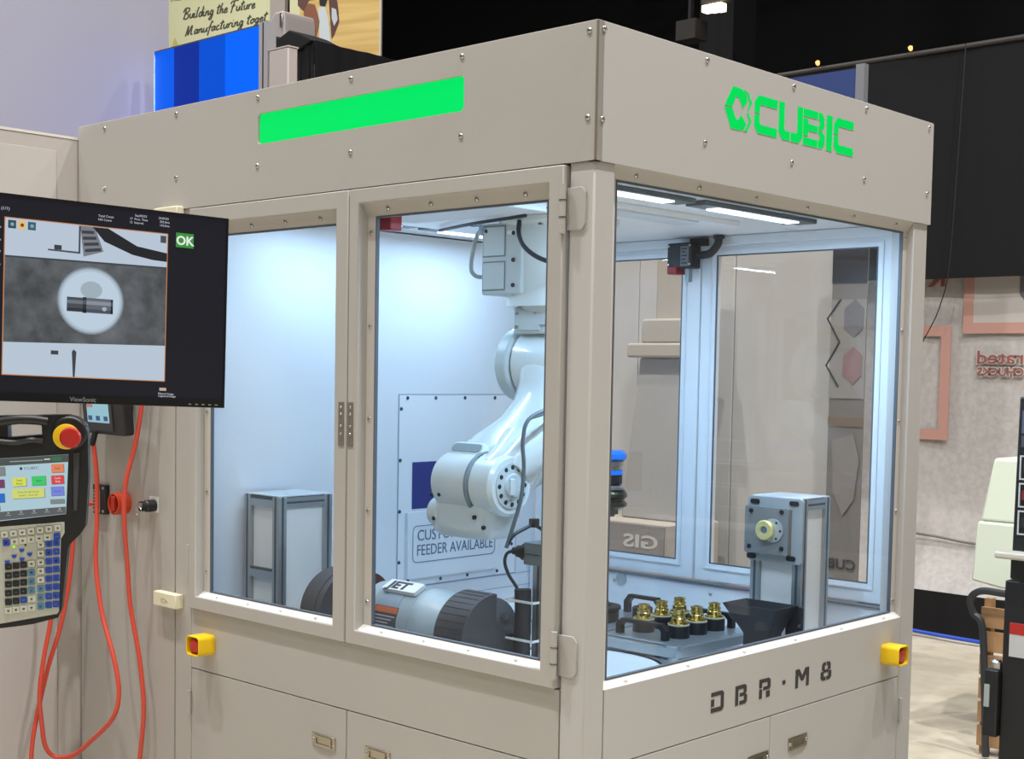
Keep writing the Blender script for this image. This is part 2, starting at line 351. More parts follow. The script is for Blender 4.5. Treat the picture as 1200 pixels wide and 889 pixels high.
obj('zigzag_line', MB(D2).tube([(-1.14, 1.9, .007), (-1.2, 1.82, .007), (-1.14, 1.72, .007), (-1.2, 1.62, .007), (-1.14, 1.53, .007)], .004, 6, 1), BLACKM, t)
obj('printed_shape', MB(D2).prism([(-1.16, 1.30), (-1.06, 1.33), (-1.03, 1.22), (-1.05, 1.05), (-1.10, .98), (-1.15, 1.08)], .005, .008), mat('banner_light', (134, 127, 121), .6), t)
text_mesh('CUBE', .062, D2 @ T3(-1.03, .75, .006), .001, 'lettering', BLACKM, t, bold=.001, mirror=True, width=1.1)

# ---- upper left: banners, lightbox, walls
t = thing('white_booth_wall', (-5.2, 0, 0), 'tall plain white booth wall at upper left, glowing faintly blue at its edge', 'partition')
obj('panel', MB().box(-5.02, -4.94, -1.9, 2.21, 0.0, 4.6), mat('white_booth', (160, 158, 172), .6), t)
obj('foot_rail', MB().box(-4.94, -4.92, -1.9, 2.21, 0.0, .12), mat('foot_rail', (150, 150, 156), .5), t)
t = thing('blue_lightbox', (-4.3, 2.0, 2.3), 'glowing blue lightbox with a darker vertical band, above the cell at left', 'lightbox')
BL = frame((0, 2.0, 0), (1, 0, 0), (0, 0, 1))
def bluebox(name, x0, x1, rgb, st, lab=None):
    obj(name, MB(BL).box(x0, x1, 2.1, 3.262, 0, .006), emit('blue_light_' + str(rgb[2]) + str(rgb[1]), rgb, st, (0, 4, 16), 0.05), t, label=lab)
bluebox('diffuser', -4.745, -4.56, (0, 92, 236), 1.0); bluebox('diffuser', -4.56, -4.33, (14, 50, 165), .85, 'darker blue band')
bluebox('diffuser', -4.33, -4.1, (0, 80, 212), 1.0); bluebox('diffuser', -4.1, -3.815, (0, 98, 246), 1.1)
obj('housing', MB(BL).box(-4.76, -3.80, 2.1, 3.272, -.04, -.001), mat('lightbox_case', (60, 62, 70), .5), t)
obj('end_profile', MB(BL).box(-3.81, -3.74, 2.1, 3.275, -.04, .012), mat('profile_grey', (150, 148, 150), .4), t)
obj('end_groove', MB(BL).box(-3.78, -3.772, 2.1, 3.27, .012, .014), DARKGAP, t)
obj('stand', MB(BL).box(-4.3, -4.2, 0, 2.1, -.04, -.005), mat('profile_grey', (150, 148, 150), .4), t)
d = bpy.data.lights.new('added_wall_glow', 'AREA'); d.shape = 'RECTANGLE'; d.size = .03; d.size_y = 1.1; d.energy = 16; d.color = (.12, .25, 1)  # added lamp, throws a blue glow onto the booth wall
o = bpy.data.objects.new('added_wall_glow', d); COL.objects.link(o); o.matrix_world = frame((-4.775, 2.0, 2.7), (0, -1, 0), (0, 0, 1))
t = thing('grey_post', (-3.6, 1.95, 0), 'beige-grey square post right of the blue lightbox', 'post')
PG = mat('post_greige', (172, 162, 158), .6)
obj('shaft', MB().box(-3.732, -3.58, 1.99, 2.05, 0, 3.125), PG, t, bevel=.006); obj('cap', MB().box(-3.734, -3.577, 1.988, 2.052, 3.125, 3.132), PG, t)

a17 = math.radians(17)
B1 = frame((-9.6, 6.4, 0), (math.cos(a17), math.sin(a17), 0), (0, 0, 1))
PALE = mat('pale_yellow_print', (226, 224, 186), .7, rgb2=(216, 218, 170), vscale=.8); INKG = mat('script_ink', (88, 92, 76), .7)
B1 = frame((-9.6, 6.4, 0), (math.cos(a17), math.sin(a17), 0), (0, 0, 1))
t = thing('pale_yellow_banner', (-9.9, 6.3, 3.0), 'pale yellow banner with handwritten style lettering at upper left', 'banner')
obj('sheet', MB(B1).box(-1.277, .079, 3.0, 6.0, -.02, 0), PALE, t)
obj('printed_triangle', MB(B1).prism([(-1.19, 4.86), (-1.14, 4.99), (-1.07, 4.86)], 0.001, .003), mat('triangle_tan', (206, 188, 120), .7), t)
GL = {  # (width, strokes) handwriting skeletons, x-height 1
 'B': (1.5, [[(.35, 2.1), (.25, 1), (.1, -.1)], [(-.3, 1.5), (.2, 2.3), (1.1, 2.2), (1.15, 1.6), (.4, 1.15), (1.05, .9), (1.2, .3), (.7, -.1), (.1, .1)]]),
 'u': (1.0, [[(0, 1), (.0, .3), (.3, 0), (.65, .4), (.75, 1)], [(.75, 1), (.72, .2), (1.0, .1)]]),
 'i': (.5, [[(0, 1), (.0, .2), (.3, 0), (.5, .2)], [(.1, 1.4), (.15, 1.5)]]),
 'l': (.5, [[(.25, 2.2), (.05, 1.2), (.02, .2), (.4, .1)]]),
 'd': (1.0, [[(.7, .8), (.3, 1), (0, .4), (.3, 0), (.65, .4), (.85, 2.2)], [(.8, 1.4), (.7, .3), (1.0, .1)]]),
 'n': (.95, [[(0, 1), (0, 0)], [(0, .5), (.4, 1), (.6, .7), (.6, .1), (.95, .2)]]),
 'g': (.95, [[(.7, .8), (.3, 1), (0, .4), (.3, 0), (.65, .5), (.7, 1)], [(.7, 1), (.6, -.7), (.2, -1), (.0, -.7), (.9, .1)]]),
 't': (.65, [[(.3, 2.0), (.15, .8), (.15, .1), (.5, .1)], [(-.2, 1.35), (.7, 1.55)]]),
 'h': (1.0, [[(.3, 2.2), (.05, 1), (0, 0)], [(0, .4), (.4, 1), (.62, .7), (.6, .1), (1.0, .2)]]),
 'e': (.8, [[(.05, .45), (.6, .7), (.4, 1), (.05, .7), (.1, .1), (.4, 0), (.8, .3)]]),
 'F': (1.3, [[(.6, 2.1), (.35, 1), (.15, -.3)], [(-.3, 1.7), (.1, 2.2), (1.5, 2.3)], [(.0, 1.1), (.95, 1.25)]]),
 'r': (.7, [[(0, 1), (.05, 0)], [(.05, .6), (.3, 1), (.65, .9)]]),
 'o': (.9, [[(.4, 1), (.02, .6), (.2, 0), (.65, .3), (.6, .9), (.4, 1), (.9, .9)]]),
 'f': (.7, [[(.8, 1.9), (.5, 2.2), (.3, 1.2), (.1, -.9)], [(-.1, .9), (.7, 1.0)]]),
 'M': (1.9, [[(.0, -.2), (.3, 2.1)], [(.3, 2.1), (.5, .2), (.6, .3), (1.15, 2.1), (1.2, .2), (1.6, .1)]]),
 'a': (.95, [[(.65, .8), (.3, 1), (0, .4), (.25, 0), (.6, .4), (.7, 1)], [(.7, 1), (.65, .2), (.95, .1)]]),
 'c': (.8, [[(.6, .85), (.3, 1), (0, .5), (.2, 0), (.75, .2)]]),
}
def ribbon(mb, P, hw):
    Q = []; E = [(2 * P[0][0] - P[1][0], 2 * P[0][1] - P[1][1])] + P + [(2 * P[-1][0] - P[-2][0], 2 * P[-1][1] - P[-2][1])]
    for i in range(1, len(E) - 2):
        a, b, c, d = E[i - 1:i + 3]
        for k in range(5):
            s = k / 5; Q.append(tuple(.5 * (2 * b[j] + (c[j] - a[j]) * s + (2 * a[j] - 5 * b[j] + 4 * c[j] - d[j]) * s * s + (3 * b[j] - a[j] - 3 * c[j] + d[j]) * s ** 3) for j in (0, 1)))
    Q.append(P[-1]); L = []; R = []
    for i, q in enumerate(Q):
        a = Q[max(i - 1, 0)]; b = Q[min(i + 1, len(Q) - 1)]; dx, dy = b[0] - a[0], b[1] - a[1]; l = math.hypot(dx, dy) or 1
        h = hw * (1.0 + .35 * (abs(dy) / l)); L.append((q[0] - dy / l * h, q[1] + dx / l * h)); R.append((q[0] + dy / l * h, q[1] - dx / l * h))
    n = len(Q); vs = [(p[0], p[1], z) for z in (.001, .003) for p in L + R]; fs = []
    for i in range(n - 1):
        fs += [(i, i + 1, n + i + 1, n + i)[::-1], (2 * n + i, 2 * n + i + 1, 3 * n + i + 1, 3 * n + i)]
    mb.add(vs, fs)
def script_line(s, x0, z0, adv, xh, slope):
    mb = MB(B1); x = x0; tot = 0
    for ch in s:
        if ch == ' ': x += adv * .7; continue
        wd, st = GL[ch]; sc = adv
        for P in st:
            P2 = [(x + (p[0] + p[1] * .22) * sc, z0 + (x + p[0] * sc - x0) * slope + p[1] * xh) for p in P]; ribbon(mb, P2, .0062)
        x += (wd + .12) * sc
    return mb, x
mb_, xe = script_line('Building the Future', -1.03, 5.165, 0.0500, .046, 0.028); obj('script_lettering', mb_, INKG, t)
mb_, xe2 = script_line('Manufacturing toget', -1.0, 4.995, 0.0545, .044, 0.055); obj('script_lettering', mb_, INKG, t)
text_mesh('STAGE', .045, B1 @ T3(-1.2, 5.36, .002), .001, 'lettering', INKG, t)
t = thing('banner_post', (-9.3, 6.3, 0), 'beige post between the pale yellow and the wood-grain banners', 'post')
obj('shaft', MB(B1).box(.082, .26, 0, 6.0, -.03, .03), mat('post_beige2', (176, 166, 158), .7), t)
t = thing('wood_grain_banner', (-8.8, 6.6, 3.0), 'honey wood-grain banner with a brown and white figure print, above the cell at left', 'banner')
WOOD = bpy.data.materials.new('wood_grain_print'); WOOD.use_nodes = True; nt = WOOD.node_tree; bb = nt.nodes['Principled BSDF']
tc = nt.nodes.new('ShaderNodeTexCoord'); mp = nt.nodes.new('ShaderNodeMapping'); mp.inputs['Scale'].default_value = (.4, .4, 6)
nz = nt.nodes.new('ShaderNodeTexNoise'); nz.inputs['Scale'].default_value = 2.2; cr = nt.nodes.new('ShaderNodeValToRGB')
cr.color_ramp.elements[0].position = .35; cr.color_ramp.elements[0].color = lin((208, 172, 104)); cr.color_ramp.elements[1].position = .6; cr.color_ramp.elements[1].color = lin((226, 194, 124))
for a_, b_ in ((tc.outputs['Object'], mp.inputs[0]), (mp.outputs[0], nz.inputs['Vector']), (nz.outputs['Fac'], cr.inputs[0]), (cr.outputs[0], bb.inputs['Base Color'])): nt.links.new(a_, b_)
bb.inputs['Roughness'].default_value = .7
obj('sheet', MB(B1).box(.30, 1.34, 3.0, 6.0, -.02, 0), WOOD, t)
obj('pale_strip', MB(B1).box(.30, .42, 3.0, 6.0, 0.001, .003), mat('strip_pale', (222, 220, 178), .7), t)
obj('white_edge', MB(B1).box(1.34, 1.362, 3.0, 6.0, -.02, .002), mat('edge_white', (206, 196, 180), .7), t)
def figp(poly, rgb, z=.004, nm='figure_print'):
    obj(nm, MB(B1).prism(poly, z, z + .002), mat('fig_%d_%d' % (rgb[0], rgb[2]), rgb, .7), t)
figp([(.39, 5.45), (.40, 5.16), (.47, 5.10), (.53, 5.2), (.60, 5.2), (.66, 5.3), (.66, 5.45)], (104, 74, 66))
figp([(.47, 5.12), (.53, 5.17), (.6, 5.15), (.66, 4.98), (.62, 4.83), (.56, 4.80), (.53, 4.9), (.47, 4.98)], (142, 92, 68))
figp([(.46, 5.05), (.49, 5.04), (.50, 4.90), (.55, 4.80), (.52, 4.80), (.46, 4.90)], (226, 214, 204), .007)
figp([(.64, 5.12), (.72, 5.12), (.76, 5.0), (.78, 4.86), (.80, 4.70), (.66, 4.72), (.655, 4.9)], (206, 214, 218))
figp([(.62, 5.45), (.74, 5.45), (.75, 5.2), (.72, 5.12), (.66, 5.14)], (40, 38, 44), .007)
figp([(.74, 5.45), (.80, 5.45), (.87, 5.1), (.885, 4.96), (.83, 4.84), (.80, 4.80), (.78, 5.0)], (96, 66, 62))
figp([(.80, 5.10), (.85, 5.08), (.87, 4.98), (.83, 4.92), (.80, 5.0)], (198, 204, 210), .007)
figp([(.55, 4.82), (.58, 4.84), (.62, 4.79), (.68, 4.77), (.68, 4.755), (.56, 4.765)], (196, 152, 52), .007, 'figure_hand_print')
t = thing('black_draped_booth', (-6.2, 4.0, 0), 'black cloth draped over a booth corner below the wood-grain banner', 'drape')
obj('front_cloth', cloth(frame((0, 4.0, 0), (1, 0, 0), (0, 0, 1)), -6.05, -5.86, 0, 3.86, .012, 30, 14), DRAPE, t)
obj('side_cloth', cloth(frame((-5.85, 0, 0), (0, 1, 0), (0, 0, 1)), 4.0, 5.2, 0, 3.86, .015, 40, 18), DRAPE, t)
obj('crumpled_cloth', MB(frame((0, 3.98, 0), (1, 0, 0), (0, 0, 1))).prism([(-6.31, 3.93), (-6.27, 3.80), (-6.24, 3.82), (-6.26, 3.73), (-5.98, 3.82), (-5.86, 3.86), (-5.98, 3.92), (-6.12, 3.97), (-6.24, 3.93), (-6.28, 3.955)], -.25, 0), DRAPE, t, bevel=.01)
t = thing('grey_cabinet', (-6.15, 3.95, 0), 'rounded grey-beige cabinet top behind the grey post, with a chrome edge', 'cabinet')
obj('body', MB(frame((0, 4.1, 0), (1, 0, 0), (0, 0, 1))).prism([(-6.56, 0), (-6.33, 0), (-6.33, 4.12), (-6.35, 4.17), (-6.44, 4.17), (-6.52, 4.10), (-6.56, 4.0)], -.3, 0), PG, t, bevel=.015)
obj('chrome_edge', MB(frame((0, 4.1, 0), (1, 0, 0), (0, 0, 1))).box(-6.37, -6.34, 4.05, 4.15, .002, .012), emit('chrome_glint', (255, 240, 200), .9, (200, 200, 200)) if False else STEEL, t, bevel=.004)

# ================================================================ THE MACHINE CELL
X0 = -2.0725; YD = 1.5268
cell = thing('machine_cell', (-1.03, .76, 0), 'large beige enclosed robot cell with glazed doors and green-lit header', 'machine')
# --- header
t_ = .022
hp = MB(FRONT)
for a in ((X0, -1.16, 2.0125, 2.3), (-.39, 0, 2.0125, 2.3), (-1.16, -.39, 2.0125, 2.158), (-1.16, -.39, 2.238, 2.3)): hp.box(a[0], a[1], a[2], a[3], -t_, 0)
for sx, x in ((1, -1.16), (-1, -.39)):
    for sy, z in ((1, 2.158), (-1, 2.238)):
        r = .012; pts = [(x, z), (x + sx * r, z)] + [(x + sx * (r - r * math.sin(a)), z + sy * (r - r * math.cos(a))) for a in [k * math.pi / 2 / 6 for k in range(1, 7)]]
        hp.prism(pts, -t_, 0)
header = obj('header_panel', hp, PAINT, cell)
strip = obj('light_strip', MB(FRONT).box(-1.17, -.38, 2.15, 2.245, -.02, -.008), GREEN, cell, label='green backlit strip')
shp = obj('side_header_panel', MB(SIDE).box(.001, YD, 2.0125, 2.3, -t_, 0), PAINT_LIT, cell)
obj('header_panel', MB().box(X0, X0 + t_, .022, YD - .022, 2.0125, 2.3), PAINT, cell)
obj('header_panel', MB().box(X0, -.022, YD - t_, YD, 2.0125, 2.3), PAINT, cell)
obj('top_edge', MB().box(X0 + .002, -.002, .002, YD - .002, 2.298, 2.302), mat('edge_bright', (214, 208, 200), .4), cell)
obj('corner_seam', MB().box(-.0035, .0006, -.0006, .0035, 2.0125, 2.3), mat('seam_brown', (120, 108, 98), .6), cell)
for x in (-.023, -.398, -.783, -1.16, -1.54, -1.92):
    for z in (2.281, 2.102): screw(FRONT, x, z, 0, header)
for y in (.02, .393, .767, 1.132, 1.498):
    for z in (2.285, 2.099): screw(SIDE, y, z, 0, shp)
# --- posts and strips
P6 = .006
post = obj('corner_post', MB().box(-.0735, -P6, P6, .0745, .05, 2.013), PAINT_LIT, cell, bevel=.004)
obj('corner_post', MB().box(-.0735, -P6, 1.4395, YD - P6, .05, 2.013), PAINT_LIT, cell, bevel=.003)
obj('corner_post', MB().box(-1.546, -1.4665, P6, .07, .05, 2.013), PAINT, cell, bevel=.002)
obj('corner_post', MB().box(-1.546, -1.547 + .04, 1.5165, YD - P6, .05, 2.013), PAINT, cell, bevel=.002)
obj('electrical_panel', MB().box(X0 + .003, -1.552, P6, .03, .05, 2.013), PAINT, cell, bevel=.002)
obj('electrical_panel', MB().box(X0 + .003, X0 + .03, .032, YD - .03, .05, 2.013), PAINT, cell, bevel=.002)
obj('electrical_panel', MB().box(X0 + .003, -1.552, YD - .03, YD - P6, .05, 2.013), PAINT, cell, bevel=.002)
obj('plinth', MB().box(X0 + .03, -.04, .04, YD - .04, 0, .06), DARKGAP, cell)
obj('inner_carcass', MB().box(X0 + .035, -.03, .032, YD - .035, .06, .70), DARKGAP, cell)
# --- aprons
apf = MB(FRONT); apf.box(-1.464, -.0755, .7065, .876, -.03, -P6); obj('apron', apf, PAINT, cell)
aps = MB(SIDE); aps.box(.0765, 1.4385, .7065, .8775, -.034, -P6); obj('apron', aps, PAINT_LIT, cell)
# --- lower cabinet doors
def lower_door(F, x0, x1, m, pull, hinge):
    d = obj('cabinet_door', MB(F).box(x0, x1, .09, .7035, -.026, -P6), m, cell, bevel=.0015)
    k = obj('latch_plate', MB(F).box(pull[0] - .046, pull[0] + .046, pull[1] - .017, pull[1] + .017, -P6, -P6 + .003), NICKEL, d, bevel=.001)
    obj('recess', MB(F).rect_ring((pull[0] - .032, pull[0] + .032, pull[1] - .013, pull[1] + .013), (pull[0] - .027, pull[0] + .027, pull[1] - .008, pull[1] + .008), -P6 + .003, -P6 + .006), NICKEL, d)
    for s_ in (-1, 1): screw(F, pull[0] + s_ * .040, pull[1], -P6 + .003, d, s=.8)
    if hinge is not None:
        hx = hinge; obj('hinge', MB(F).cyl((hx, .57, 0), (hx, .64, 0), .0055, n=12), PAINT, d)
        obj('hinge_leaf', MB(F).box(hx - .004, hx + .003, .578, .69 if False else .632, -P6, -P6 + .003), PAINT, d)
    return d
lower_door(FRONT, -1.4635, -.7845, PAINT, (-.869, .607), -1.466)
lower_door(FRONT, -.7805, -.0775, PAINT, (-.662, .612), None)
lower_door(SIDE, .0785, .7535, PAINT_LIT, (.700, .602), None)
lower_door(SIDE, .7575, 1.4365, PAINT_LIT, (.888, .614), 1.446)
# --- front doors
DP = .008   # doors stand proud
def strip_bead(F, a, z0, z1, wd): return MB(F).rect_ring(a, (a[0] + wd, a[1] - wd, a[2] + wd, a[3] - wd), z0, z1)
def front_door(x0, x1, z0, z1, wx0, wx1, wz0, wz1, hinge_x, side):
    d = obj('enclosure_door', MB(FRONT).rect_ring((x0, x1, z0, z1), (wx0, wx1, wz0, wz1), -.040, DP), PAINT, cell, bevel=.0025)
    fw, fd = .031, -.022
    fi = (wx0 + fw, wx1 - .024, wz0 + .012, wz1 - fw)
    jm = obj('window_flange', MB(FRONT).rect_ring((wx0, wx1, wz0, wz1), fi, fd - .004, fd), mat('flange_paint', (206, 200, 194), .4), d, bevel=.0008)
    obj('sill', MB(FRONT).loft([[(x, wz0, -.001), (x, wz0 + .012, fd), (x, wz0, fd)] for x in (wx0, wx1)]), mat('sill_lit', (226, 221, 216), .35), d)  # near-white colour holds the light that falls on this upward face
    obj('top_bead', MB(FRONT).loft([[(x, wz1, -.003), (x, wz1 - fw, fd + .0003), (x, wz1, fd + .0003)] for x in (wx0, wx1)]), PAINT, d)
    obj('gasket', strip_bead(FRONT, fi, fd - .008, fd + .0015, .004), GASKET, d)
    obj('window_pane', MB(FRONT).box(wx0 + .01, wx1 - .01, wz0 + .004, wz1 - .01, fd - .009, fd - .0045), PANE, d)
    for k in range(5):
        for xx in (wx0 + .014, wx1 - .012): screw(FRONT, xx, wz0 + .07 + (wz1 - wz0 - .14) * k / 4, fd, jm, s=.9)
    for k in range(4):
        xx = wx0 + .085 + (wx1 - wx0 - .17) * k / 3
        screw(FRONT @ T3(xx, wz1 - .016, -.0115) @ Matrix.Rotation(math.radians(31), 4, 'X'), 0, 0, 0, jm, s=.9)
        obj('sill_stud', MB(FRONT).box(xx - .004, xx + .004, wz0 + .004, wz0 + .0085, fd + .012, fd + .017), WHITEP, jm)
    for hz in (.955, 1.915) if side > 0 else (1.015, 1.87):
        if side > 0:
            h = obj('hinge', MB(FRONT).cyl((hinge_x, hz - .052, DP + .004), (hinge_x, hz + .052, DP + .004), .0075, n=14), PAINT, d)
            R_ = [(hinge_x, hz + .045), (hinge_x + .042, hz + .045), (hinge_x + .052, hz + .033), (hinge_x + .052, hz - .033), (hinge_x + .042, hz - .045), (hinge_x, hz - .045)]
            obj('hinge_leaf', MB(FRONT).prism(R_, -P6, -P6 + .005), PAINT, d, bevel=.001)
            for q in (-.018, .018): obj('hinge_knuckle_ring', MB(FRONT).cyl((hinge_x, hz + q - .001, DP + .004), (hinge_x, hz + q + .001, DP + .004), .0085, n=14), STEELD, d)
        else:
            obj('hinge', MB(FRONT).cyl((hinge_x, hz - .045, DP * .3), (hinge_x, hz + .045, DP * .3), .007, n=14), PAINT, d)
            obj('hinge_leaf', MB(FRONT).box(hinge_x - .022, hinge_x, hz + .02, hz + .045, -P6, -P6 + .004), PAINT, d)
    # magnetic catch plate
    cx = -.7975 if side < 0 else -.762
    cp = obj('catch_plate', MB(FRONT).box(cx - .010, cx + .010, 1.375, 1.485, DP, DP + .002), mat('catch_grey', (150, 142, 134), .35, .6), d)
    for q in (1.405, 1.425, 1.455, 1.472): screw(FRONT, cx, q, DP + .002, cp, s=.55)
    return d
front_door(-1.4615, -.7790, .8800, 2.0085, -1.428, -.826, .9165, 1.9640, -1.469, -1)
front_door(-.7750, -.0800, .8800, 2.0085, -.7400, -.1215, .9165, 1.9730, -.0775, 1)
obj('door_stop_strip', MB(FRONT).box(-.790, -.765, .93, 1.99, -.07, -.045), LINER, cell)
# frame members behind the doors (their inner faces seen from within)
obj('door_lintel', MB().box(-1.46, -.075, .045, .07, 1.975, 2.012), LINER, cell)
# --- side window
fw, fd = .028, -.026
fi = (.0745 + fw, 1.4395 - fw, .8775 + .014, 2.0125 - fw)
sj = obj('side_window_flange', MB(SIDE).rect_ring((.0745, 1.4395, .8775, 2.0125), fi, fd - .004, fd), mat('flange_paint', (206, 200, 194), .4), cell, bevel=.0008)
obj('side_window_sill', MB(SIDE).loft([[(y, .8775, -P6 - .0005), (y, .8775 + .014, fd), (y, .8775, fd)] for y in (.0745, 1.4395)]), mat('sill_lit', (226, 221, 216), .35), cell)  # light on the ledge is put into its pale colour
obj('side_window_bead', MB(SIDE).loft([[(y, 2.0125, -P6 - .0005), (y, 2.0125 - fw, fd + .0003), (y, 2.0125, fd + .0003)] for y in (.0745, 1.4395)]), PAINT, cell)
obj('side_window_gasket', strip_bead(SIDE, fi, fd - .008, fd + .0015, .004), GASKET, cell)
obj('side_window_pane', MB(SIDE).box(.085, 1.430, .880, 2.003, fd - .009, fd - .0045), PANES, cell)
for k in range(5):
    for y in (.088, 1.426): screw(SIDE, y, .925 + k * .26, fd, sj, s=.9)
for k in range(6):
    screw(SIDE @ T3(.16 + k * .238, 1.998, -.0165) @ Matrix.Rotation(math.radians(35), 4, 'X'), 0, 0, 0, sj, s=.9)
    obj('sill_stud', MB(SIDE).box(.156 + k * .238, .164 + k * .238, .882, .8865, fd + .010, fd + .015), WHITEP, sj)
# --- inside liners
DK = .735
obj('inner_side_wall', MB().box(-1.545, -1.5, .075, YD - .012, .70, 2.012), LINER, cell)
seamL = mat('liner_seam', (150, 160, 176), .6)
obj('inner_roof', MB().box(-1.50, -.024, .046, YD - .024, 2.016, 2.03), LINER, cell)
obj('deck', MB().box(-1.498, -.06, .05, 1.49, .705, DK), LINER2, cell)
obj('inner_back_wall', MB().box(-1.498, -.075, 1.488, 1.513, DK, .884), LINER, cell, bevel=.004)
obj('back_ledge', MB().box(-1.498, -.075, 1.480, 1.515, .884, .889), GASKET, cell)
def back_door(x0, x1, wx0, wx1):
    BKF = frame((0, 1.513, 0), (1, 0, 0), (0, 0, 1))
    d = obj('back_door', MB(BKF).rect_ring((x0, x1, .892, 2.012), (wx0, wx1, .950, 1.957), -.03, 0), LINER2, cell, bevel=.003)
    obj('window_fold', strip_bead(BKF, (wx0 - .02, wx1 + .02, .932, 1.975), 0.0005, .004, .006), LINER, d)
    obj('gasket', strip_bead(BKF, (wx0, wx1, .950, 1.957), -.006, -.001, .004), GASKET, d)
    obj('window_pane', MB(BKF).box(wx0 + .002, wx1 - .002, .952, 1.955, -.012, -.008), TINT, d)
    return d
back_door(-1.496, -.792, -1.43, -.862); back_door(-.785, -.080, -.728, -.155)
obj('back_top_rail', MB().box(-1.498, -.075, 1.49, 1.512, 1.985, 2.015), LINER, cell, bevel=.002)
for x, z in ((-.70, .855), (-.30, .855), (-1.1, .855)): screw(frame((0, 1.488, 0), (1, 0, 0), (0, 0, 1)), x, z, 0, cell)
obj('oval_cap', MB().lathe([(.022, 0), (.022, .003), (.0, .004)], (-1.07, 1.488, .862), (0, -1, 0), 20), ALU, cell)
# ceiling mounting plate and ribs
pl = obj('robot_mounting_plate', MB().box(-1.22, -.42, .12, 1.18, 2.000, 2.016), LINER2, cell, bevel=.002)
obj('mounting_rib', MB().box(-.93, -.45, .20, .36, 1.968, 2.0), mat('rib_grey', (196, 202, 208), .5), cell, bevel=.003)
obj('mounting_rib', MB().box(-.50, -.425, .30, .98, 1.992, 2.015), mat('rib_grey', (196, 202, 208), .5), cell, bevel=.002)
for x in (-.85, -.7, -.55): obj('rib_notch', MB().box(x - .02, x + .02, .1975, .2005, 1.972, 1.980), seamL, cell)
for x, y in ((-.95, .72), (-.72, .45), (-.6, .5)): obj('slot', MB().box(x - .11, x + .08, y - .012, y, 1.9985, 2.0), DARKGAP, cell)
for x, y in ((-.26, .30), (-.27, .83), (-.1, 1.3), (-.35, 1.30), (-1.25, .72), (-1.2, .45)):
    screw(Matrix(((0, 1, 0, x), (1, 0, 0, y), (0, 0, -1, 2.016), (0, 0, 0, 1))), 0, 0, 0, cell)
# feeder access panel on the left wall
ap = obj('access_panel', MB(LEFTIN).box(.833, 1.41, .845, 1.487, 0, .0022), LINER2, cell, bevel=.0008)
obj('panel_outline', MB(LEFTIN).rect_ring((.831, 1.412, .843, 1.489), (.834, 1.409, .846, 1.486), 0.0005, .0027), seamL, ap)
for y, z in ((.87, 1.476), (1.0, 1.476), (1.14, 1.476), (1.29, 1.476), (.842, 1.44), (.84, 1.27), (.84, 1.10), (.84, .93), (1.39, 1.28), (1.39, .95), (1.39, 1.10)):
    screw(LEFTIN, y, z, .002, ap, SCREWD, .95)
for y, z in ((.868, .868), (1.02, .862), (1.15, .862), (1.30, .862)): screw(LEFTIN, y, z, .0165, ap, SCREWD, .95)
obj('seam_line', MB(LEFTIN).box(.838, 1.50, .8405, .8425, 0, .001), seamL, cell)
obj('seam_line', MB(LEFTIN).box(.075, 1.50, .795, .797, 0, .001), seamL, cell)
sg = obj('sign_board', MB(LEFTIN).box(.867, 1.305, .872, 1.096, .003, .016), mat('sign_white', (226, 230, 234), .4), ap, bevel=.001)
obj('navy_panel', MB(LEFTIN).box(.895, 1.23, 1.105, 1.262, .0025, .004), NAVY, ap)
def rrect(x0, x1, y0, y1, r, n=5):
    P = []
    for cx, cy, a0 in ((x1 - r, y1 - r, 0), (x0 + r, y1 - r, 90), (x0 + r, y0 + r, 180), (x1 - r, y0 + r, 270)):
        P += [(cx + r * math.cos(math.radians(a0 + 90 * k / n)), cy + r * math.sin(math.radians(a0 + 90 * k / n))) for k in range(n + 1)]
    return P
obj('sign_border', MB(LEFTIN).ring(rrect(.888, 1.288, .925, 1.05, .02), rrect(.8905, 1.2855, .9275, 1.0475, .018), .0165, .0172), INK, sg)
text_mesh('CUSTOM', .052, LEFTIN @ T3(.908, .999, .0168), .0004, 'lettering', INK, sg, width=.92)
text_mesh('FEEDER AVAILABLE', .052, LEFTIN @ T3(.906, .949, .0168), .0004, 'lettering', INK, sg, width=.84)
# --- lettering on the outside
def polys(F, L, x0, x1, z0, z1, m, parent, name, depth=(.0002, .0012)):
    for P in L:
        obj(name, MB(F).prism([(x0 + p[0] * (x1 - x0), z0 + p[1] * (z1 - z0)) for p in P], depth[0], depth[1]), m, parent)
LC = [[(0, .53), (0, .82), (.16, 1), (1, 1), (1, .77), (.27, .77), (.22, .72), (.22, .53)], [(0, .48), (0, .18), (.16, 0), (1, 0), (1, .23), (.27, .23), (.22, .28), (.22, .48)]]
LU = [[(0, 1), (.22, 1), (.22, .3), (.27, .24), (.46, .24), (.46, 0), (.16, 0), (0, .18)], [(.51, 0), (.84, 0), (1, .18), (1, 1), (.78, 1), (.78, .3), (.73, .24), (.51, .24)]]
LB = [[(0, .80), (.0, 1), (.66, 1), (.66, .80)], [(0, .74), (.22, .74), (.22, .60), (.66, .60), (.66, .42), (.22, .42), (.22, .27), (0, .27)], [(0, 0), (0, .21), (.66, .21), (.66, 0)],
      [(.70, 1), (.84, 1), (.97, .87), (.97, .62), (.88, .52), (.70, .52), (.70, .62), (.76, .66), (.76, .76), (.70, .80)], [(.70, .48), (.88, .48), (1, .38), (1, .14), (.86, 0), (.70, 0), (.70, .2), (.77, .25), (.77, .36), (.70, .42)]]
lg = thing_logo = obj('logo_icon', MB(SIDE).prism([(.468 + .113 * u, 2.1945 + .05 * v) for u, v in [(0, .04), (.28, .97), (.60, .98), (.80, .72), (.82, .42), (.64, .08), (.60, .30), (.50, .55), (.40, .55), (.27, .04)]], .0002, .0012), GREEN2, cell, label='green backlit hexagonal logo')
